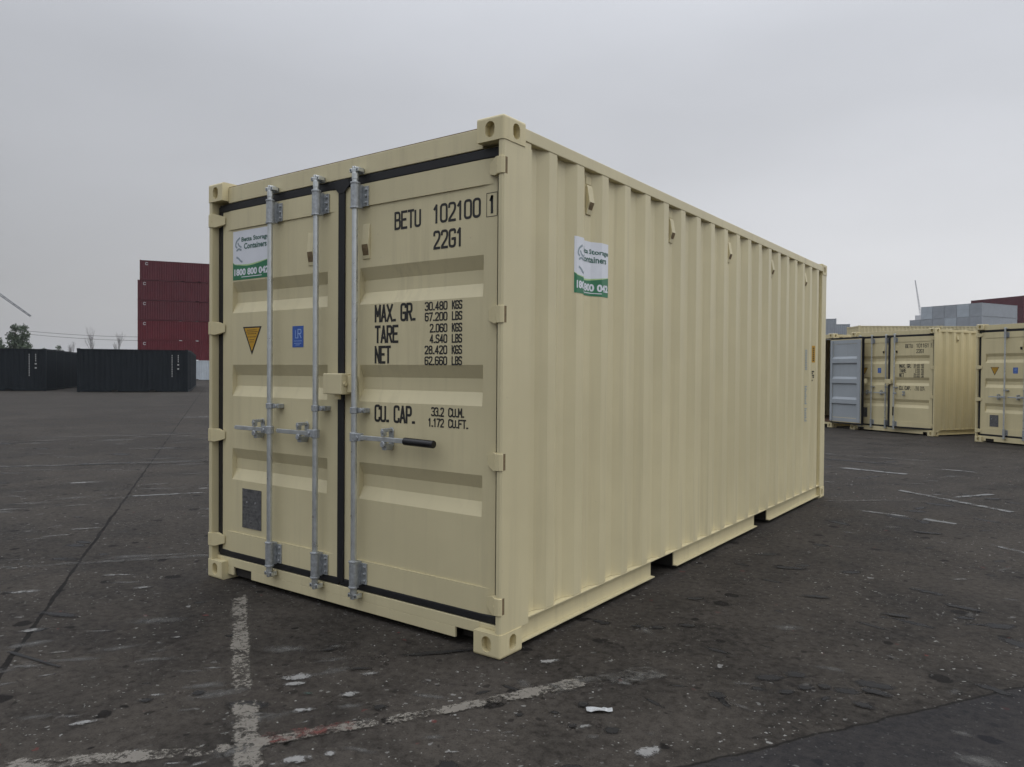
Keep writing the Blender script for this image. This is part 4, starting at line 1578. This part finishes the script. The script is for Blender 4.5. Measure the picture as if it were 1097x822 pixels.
# dark slate containers on the left, two rows running away from the road
xl = seg_dir(0, 0, -0.951, -0.309)
back = [('row_b', -19.95, 46.3, ['front slate grey container of the row before the red stack, white code column', 'second slate grey container in the row by the red stack',
                                 'third slate grey container in the row by the red stack', 'fourth slate grey container in the row by the red stack',
                                 'slate grey container at the far end of the row by the red stack'], 3.55),
        ('row_a', -28.5, 46.0, ['slate grey container cut off by the left edge, broadside with white code column', 'second slate grey container in the row at the left edge',
                                'third slate grey container in the row at the left edge',
                                'fourth slate grey container in the row at the left edge', 'slate grey container at the far end of the left edge row'], 2.7)]
for nm, l0, d0, labels, step in back:
    for i, lb in enumerate(labels):
        l = l0 - 0.37 * step * i
        d = d0 + 0.93 * step * i
        far_container(wl(l, d), xl, 0, 'navy', lb, 'slate grey containers on the left', marks='column' if i == 0 else None)

# the red stack: one pale grey container on the ground, five red ones on it
xr = seg_dir(-36.6, 102.4, -48.5, 97.4)
ro = wl(-48.5, 97.4) - xr * 12.192
tiers = ['palegrey2', 'red', 'red', 'maroon', 'maroon', 'maroon']
names = ['pale grey container on the ground under the red stack', 'red container lowest of the red stack', 'red container second from the bottom of the red stack',
         'maroon container in the middle of the red stack', 'maroon container second from the top of the red stack', 'maroon container on top of the red stack, set slightly right']
for i, (mt, lb) in enumerate(zip(tiers, names)):
    sh = -0.25 if i == 5 else 0.0
    o = far_container(ro + xr * sh, xr, i * H, mt, lb, 'tall red stack' if i else None, 12.192, 'emblem' if i else None)

# pale grey block stack at the right: five columns, end walls towards us
xe = seg_dir(91.0, 146.0, 85.0, 157.0)
xg = -seg_dir(85.0, 157.0, 91.0, 146.0)
deep = Vector((Rh * 0.88 + Fh * 0.475)).normalized()
words = ['leftmost', 'second', 'third', 'fourth', 'rightmost']
tn = {5: 'top', 4: 'fifth', 3: 'fourth', 2: 'third', 1: 'second', 0: 'ground'}


def end_on(corner, deepdir, z, mat, label, group, length=12.192):
    """corner: ground point of the right end of the end wall; deepdir: direction the container runs away"""
    key = (length, mat)
    if key not in FARM:
        tmp = far_mesh(length, mat).build('shipping_container', M[mat])
        FARM[key] = tmp.data
        bpy.data.objects.remove(tmp)
    o = bpy.data.objects.new('shipping_container', FARM[key])
    COL.objects.link(o)
    yd = deepdir
    ang = math.atan2(yd.y, yd.x) - pi / 2
    xd = Vector((yd.y, -yd.x, 0))
    p = corner - xd * W
    o.location = (p.x, p.y, z)
    o.rotation_euler = (0, 0, ang)
    return tag(o, label, 'container', group)


perp = Vector((-deep.y, deep.x, 0))       # to the left along the end walls
c0 = wl(91.0, 146.0)
for i in range(5):
    for t in range(6):
        if t < 3 and 0 < i < 4:
            continue
        end_on(c0 + perp * (W + 0.06) * i, deep, t * H, 'palegrey' if (i + t) % 3 else 'palegrey2',
               f'pale grey container, {words[4 - i]} full column, {tn[t]} row of the block stack', 'pale grey block stack')
# one shorter column at its left end
for t in range(5):
    end_on(c0 + perp * (W + 0.06) * 5, deep, t * H, 'palegrey',
           f'pale grey container, shorter column left of the block stack, {["ground", "second", "third", "fourth", "top"][t]} row', 'pale grey block stack')

# maroon wall of containers behind the pale block
xm = seg_dir(108.5, 149.0, 102.5, 167.0)
mo = wl(102.5, 168.5)
for t in range(7):
    far_container(mo - xm * 12.192, xm, t * H, 'maroon', f'maroon container behind the pale grey block, {["ground", "second", "third", "fourth", "fifth", "sixth", "top"][t]} row',
                  'maroon wall at the right edge', 12.192)

# small pale stacks past the rear corner of the big container
for (l, d, n, lab) in ((37.0, 86.0, 3, 'left'), (42.6, 95.0, 3, 'right')):
    for t in range(n):
        end_on(wl(l, d), (Fh * 0.9 + Rh * 0.3).normalized(), t * H, 'palegrey', f'pale grey container, {lab} of two small stacks beyond the grey door, {["bottom", "middle", "top"][t]}',
               'two small pale stacks', L)
# cream pair stacked behind the cream row
xb = seg_dir(0, 0, -1.0, 0.06)
for k in range(2):
    for t in range(2):
        far_container(wl(32.8 + 6.15 * k, 57.8 - .36 * k) , xb, t * H, 'beige_far', f'distant cream container seen over the cream row, {["left", "right"][k]} pair, {["lower", "upper"][t]}',
                      'distant cream containers')


# ------------------------------------------------------------------ trees, bushes, bare trees
def leafy(name, p, h, blobs, label, cat, n_leaf, size, group=None, trunk=True, seed=1):
    rnd = random.Random(seed)
    root = empty(name, (p.x, p.y, 0), 0, label, cat, group)
    g = MB()
    g.tube((0, 0, -0.1), (0.06, 0, h * 0.55), 0.17 * h / 7, 9, 0.09 * h / 7)
    for bx, bz, br in blobs:
        g.tube((0.02, 0, h * 0.30), (bx * 0.8, 0.2 * rnd.uniform(-1, 1), bz), 0.06 * h / 7, 6, 0.02)
    g.build('trunk', M['bark'], root)
    g = MB()
    for bx, bz, br in blobs:
        for i in range(int(n_leaf * br * br)):
            u = Vector((rnd.gauss(0, 1), rnd.gauss(0, 1), rnd.gauss(0, 1))).normalized()
            r = br * (rnd.random() ** 0.45) * (0.82 + 0.25 * sin(u.x * 5 + bx) * cos(u.z * 6))
            c = Vector((bx, 0, bz)) + Vector((u.x * r, u.y * r, u.z * r * 0.95))
            if c.z < 0.4:
                continue
            a = Vector((rnd.gauss(0, 1), rnd.gauss(0, 1), rnd.gauss(0, 1))).normalized()
            b = a.orthogonal().normalized()
            s = size * rnd.uniform(0.6, 1.4)
            g.poly([c - a * s, c + b * s * 0.6, c + a * s, c - b * s * 0.6])
    g.build('crown', M['leaf'], root, fix=False)
    return root


# positions (right of, ahead of) the tripod
def rotated(root):
    root.rotation_euler = (0, 0, math.atan2(Rh.y, Rh.x))
    return root


sx = lambda u, d: (u - 548.5) / 805.8 * d
rotated(leafy('evergreen_tree', wl(sx(20, 90), 90), 7.2,
              [(-0.45, 6.2, .62), (0.55, 6.1, .68), (-0.8, 5.3, .70), (0.75, 5.2, .78), (0.0, 4.9, .85), (-0.6, 4.4, .80), (0.4, 4.1, .95), (-1.1, 5.0, .45), (-0.9, 3.6, .8), (1.0, 3.9, .75), (0, 2.9, 1.2), (0.9, 3.0, .7)],
              'round topped dark green tree standing alone behind the slate containers at left', 'tree', 420, 0.115, seed=3))
rotated(leafy('evergreen_tree', wl(sx(-3, 92), 92), 5.4, [(0.2, 4.6, .6), (0.4, 3.8, .9), (-0.5, 3.6, 1.2), (0.9, 3.3, .6), (0, 2.4, 1.2)],
              'dark bushy tree cut by the left edge behind the slate containers', 'tree', 420, 0.115, seed=5))
for u, d, h, sd, lb in ((46, 96, 4.1, 11, 'small dark bush between the green tree and the power line poles'), (63, 99, 4.6, 12, 'slim dark bush peeking over the left slate container')):
    rotated(leafy('bush', wl(sx(u, d), d), h, [(0, h - .45, .42), (0.1, h - 1.1, .6), (-.1, h - 1.8, .8), (0, h - 2.6, .9)], lb, 'bush', 420, 0.10, seed=sd))


def bare_tree(u, d, h, label, seed):
    rnd = random.Random(seed)
    g = MB()

    def grow(p, dr, ln, r, lv):
        q = p + dr * ln
        g.tube(p, q, r, 5 if lv > 1 else 7, r * 0.62, caps=False)
        if lv >= 5:
            return
        for k in range(rnd.choice((3, 3, 4)) if lv < 3 else 2):
            nd = (dr + Vector((rnd.gauss(0, .22), rnd.gauss(0, .22), rnd.uniform(.25, .75)))).normalized()
            grow(p.lerp(q, rnd.uniform(.55, 1)), nd, ln * rnd.uniform(.55, .8), r * 0.6, lv + 1)
    grow(Vector((0, 0, -.1)), Vector((0, 0, 1)), h * 0.34, 0.085, 0)
    o = g.build('bare_tree', M['twig'], None, fix=False)
    p = wl(sx(u, d), d)
    o.location = (p.x, p.y, 0)
    tag(o, label, 'tree', 'bare trees on the skyline')


bare_tree(99, 118, 8.6, 'tallest leafless tree above the right slate container, nearer the green tree', 21)
bare_tree(125, 122, 8.0, 'leafless tree next to the red stack', 22)
bare_tree(75, 126, 6.6, 'low leafless tree just left of the gap between the slate rows', 23)
bare_tree(137, 128, 5.6, 'thin leafless sapling touching the edge of the red stack', 24)


# ------------------------------------------------------------------ power line
def util_pole(u, d, h, label):
    g = MB()
    g.tube((0, 0, -.1), (0, 0, h), 0.16, 10, 0.10)
    o = g.build('utility_pole', M['pole'])
    p = wl(sx(u, d), d)
    o.location = (p.x, p.y, 0)
    o.rotation_euler = (0, 0, math.atan2(Fh.y, Fh.x))
    tag(o, label, 'pole', 'utility poles')
    g = MB()
    g.box(-1.0, 1.0, -.06, .06, h - 0.35, h - 0.23)
    for x in (-.9, .9):
        g.tube((x, 0, h - .23), (x, 0, h - .02), 0.05, 8)
    g.build('cross_arm', M['pole'], parent=o)
    return p


pa = util_pole(17, 128, 8.0, 'utility pole hidden behind the round topped tree')
pb = util_pole(168, 128, 6.9, 'utility pole standing behind the red stack')
for k, (dz, lab) in enumerate(((0.0, 'upper'), (-0.55, 'lower'))):
    g = MB()
    a = Vector((pa.x, pa.y, 7.95 + dz)) + Fh * (0.9 if k else -0.9)
    b = Vector((pb.x, pb.y, 6.85 + dz)) + Fh * (0.9 if k else -0.9)
    pts = []
    for i in range(17):
        t = i / 16
        p = a.lerp(b, t)
        p.z -= 0.35 * 4 * t * (1 - t)
        pts.append(p)
    for p, q in zip(pts, pts[1:]):
        g.tube(p, q, 0.030, 5, caps=False)
    o = g.build('power_cable', M['cable'])
    tag(o, f'{lab} of the two thin cables running from the tree to the red stack', 'cable', 'cables')


# ------------------------------------------------------------------ cranes far away
def lattice(g, a, b, w0, w1, n, r):
    a, b = Vector(a), Vector(b)
    d = (b - a).normalized()
    s = d.orthogonal().normalized()
    t = d.cross(s)
    prev = None
    for i in range(n + 1):
        f = i / n
        p = a.lerp(b, f)
        w_ = w0 + (w1 - w0) * f
        cur = [p + s * w_ * i1 + t * w_ * i2 for i1, i2 in ((-1, -1), (1, -1), (1, 1), (-1, 1))]
        if prev:
            for k in range(4):
                g.tube(prev[k], cur[k], r, 4, caps=False)
                g.tube(prev[k], cur[(k + 1) % 4], r * .6, 4, caps=False)
        prev = cur


tip = wl(sx(33, 200), 200, 1.37 + 55.9 / 805.8 * 200)
base_ = wl(sx(-150, 200), 200, 0)
top_ = wl(sx(-150, 200), 200, 48)
root = empty('harbour_crane', (base_.x, base_.y, 0), 0, 'distant crane with a long thin boom sloping down from the left edge', 'crane')
g = MB()
lattice(g, (0, 0, 0), (0, 0, 50), 0.9, 0.7, 22, 0.14)
g.build('mast', M['crane'], root)
g = MB()
lattice(g, Vector((0, 0, 47)), tip - base_, 0.42, 0.16, 34, 0.075)
g.build('boom', M['crane'], root)

d = 300
bp_ = wl(sx(987.0, d), d, 0)
tp_ = wl(sx(978.7, d), d, 1.37 + 101.5 / 805.8 * d)
mid_ = wl(sx(985.5, d), d, 1.37 + 62 / 805.8 * d)
root = empty('jib_crane', (bp_.x, bp_.y, 0), 0, 'faint distant crane with an upright leaning jib above the pale grey block', 'crane')
g = MB()
lattice(g, (0, 0, 0), (0, 0, 23), 1.3, 1.3, 12, 0.16)
g.build('mast', M['crane2'], root)
g = MB()
lattice(g, (0, 0, 22), mid_ - bp_, 0.32, 0.26, 10, 0.07)
lattice(g, mid_ - bp_, tp_ - bp_, 0.26, 0.10, 12, 0.06)
g.build('jib', M['crane2'], root)
g = MB()
g.box(-2.4, 2.0, -1.5, 1.5, 22.2, 25.2)
g.build('cab', M['crane2'], root, bevel=0.1)

# ------------------------------------------------------------------ litter on the yard
rnd = random.Random(9)


def scrap(x, y, rz, s, label, mat):
    g = MB()
    nx, ny = 7, 4
    vs = []
    for j in range(ny):
        for i in range(nx):
            u, v = i / (nx - 1) - .5, j / (ny - 1) - .5
            taper = 1 - 0.7 * max(0, u + .1)
            vs.append((u * s, v * s * 0.34 * taper, 0.004 + abs(rnd.gauss(0, 1)) * s * 0.05))
    n = len(vs)
    fs = [(j * nx + i, j * nx + i + 1, (j + 1) * nx + i + 1, (j + 1) * nx + i) for j in range(ny - 1) for i in range(nx - 1)]
    g.mesh(vs, fs)
    o = g.build('paper_scrap', mat, None, fix=False)
    o.location = (x, y, 0.002)
    o.rotation_euler = (0, 0, rz)
    sd = o.modifiers.new('thickness', 'SOLIDIFY')
    sd.thickness = 0.0012
    tag(o, label, 'litter')


scrap(0.64, -0.18, R_(35), 0.105, 'crumpled white scrap lying on the yard in the foreground', M['paper'])

g = MB()
for i in range(420):
    l = rnd.uniform(-5, 5)
    dd_ = 1.6 + 9 * rnd.random() ** 2
    l = rnd.uniform(-.75, .75) * dd_
    p = wl(l, dd_)
    if -W - .05 < p.x < 0.05 and p.y > -0.05 and p.y < L + .1:
        continue
    s = rnd.uniform(0.0012, 0.0034) * (1 + dd_ * 0.12)
    pts = []
    for k in range(5):
        a = 2 * pi * k / 5 + rnd.uniform(-.4, .4)
        pts.append((p.x + cos(a) * s * rnd.uniform(.7, 1.6), p.y + sin(a) * s * rnd.uniform(.7, 1.3), 0.0006))
    topc = (p.x, p.y, s * 0.9)
    g.mesh(pts + [topc], [(k, (k + 1) % 5, 5) for k in range(5)])
o = g.build('grit', M['grit'])
tag(o, 'pale grit and chips scattered on the yard', None, None, 'stuff')

# ------------------------------------------------------------------ moist air over the yard
hb = MB()
hb.box(-2450, 2450, -2450, 2450, -2.0, 52.0)
hz_o = hb.build('haze', bpy.data.materials.new('haze_air'), None)
hm = hz_o.data.materials[0]
hm.use_nodes = True
hn = hm.node_tree
hn.nodes.clear()
vo_ = hn.nodes.new('ShaderNodeVolumePrincipled')
vo_.inputs['Color'].default_value = (0.92, 0.94, 0.97, 1)
vo_.inputs['Density'].default_value = 0.0003
ho_ = hn.nodes.new('ShaderNodeOutputMaterial')
hn.links.new(vo_.outputs[0], ho_.inputs['Volume'])
hz_o['kind'] = 'stuff'
hz_o['label'] = 'thin grey moist air over the yard'
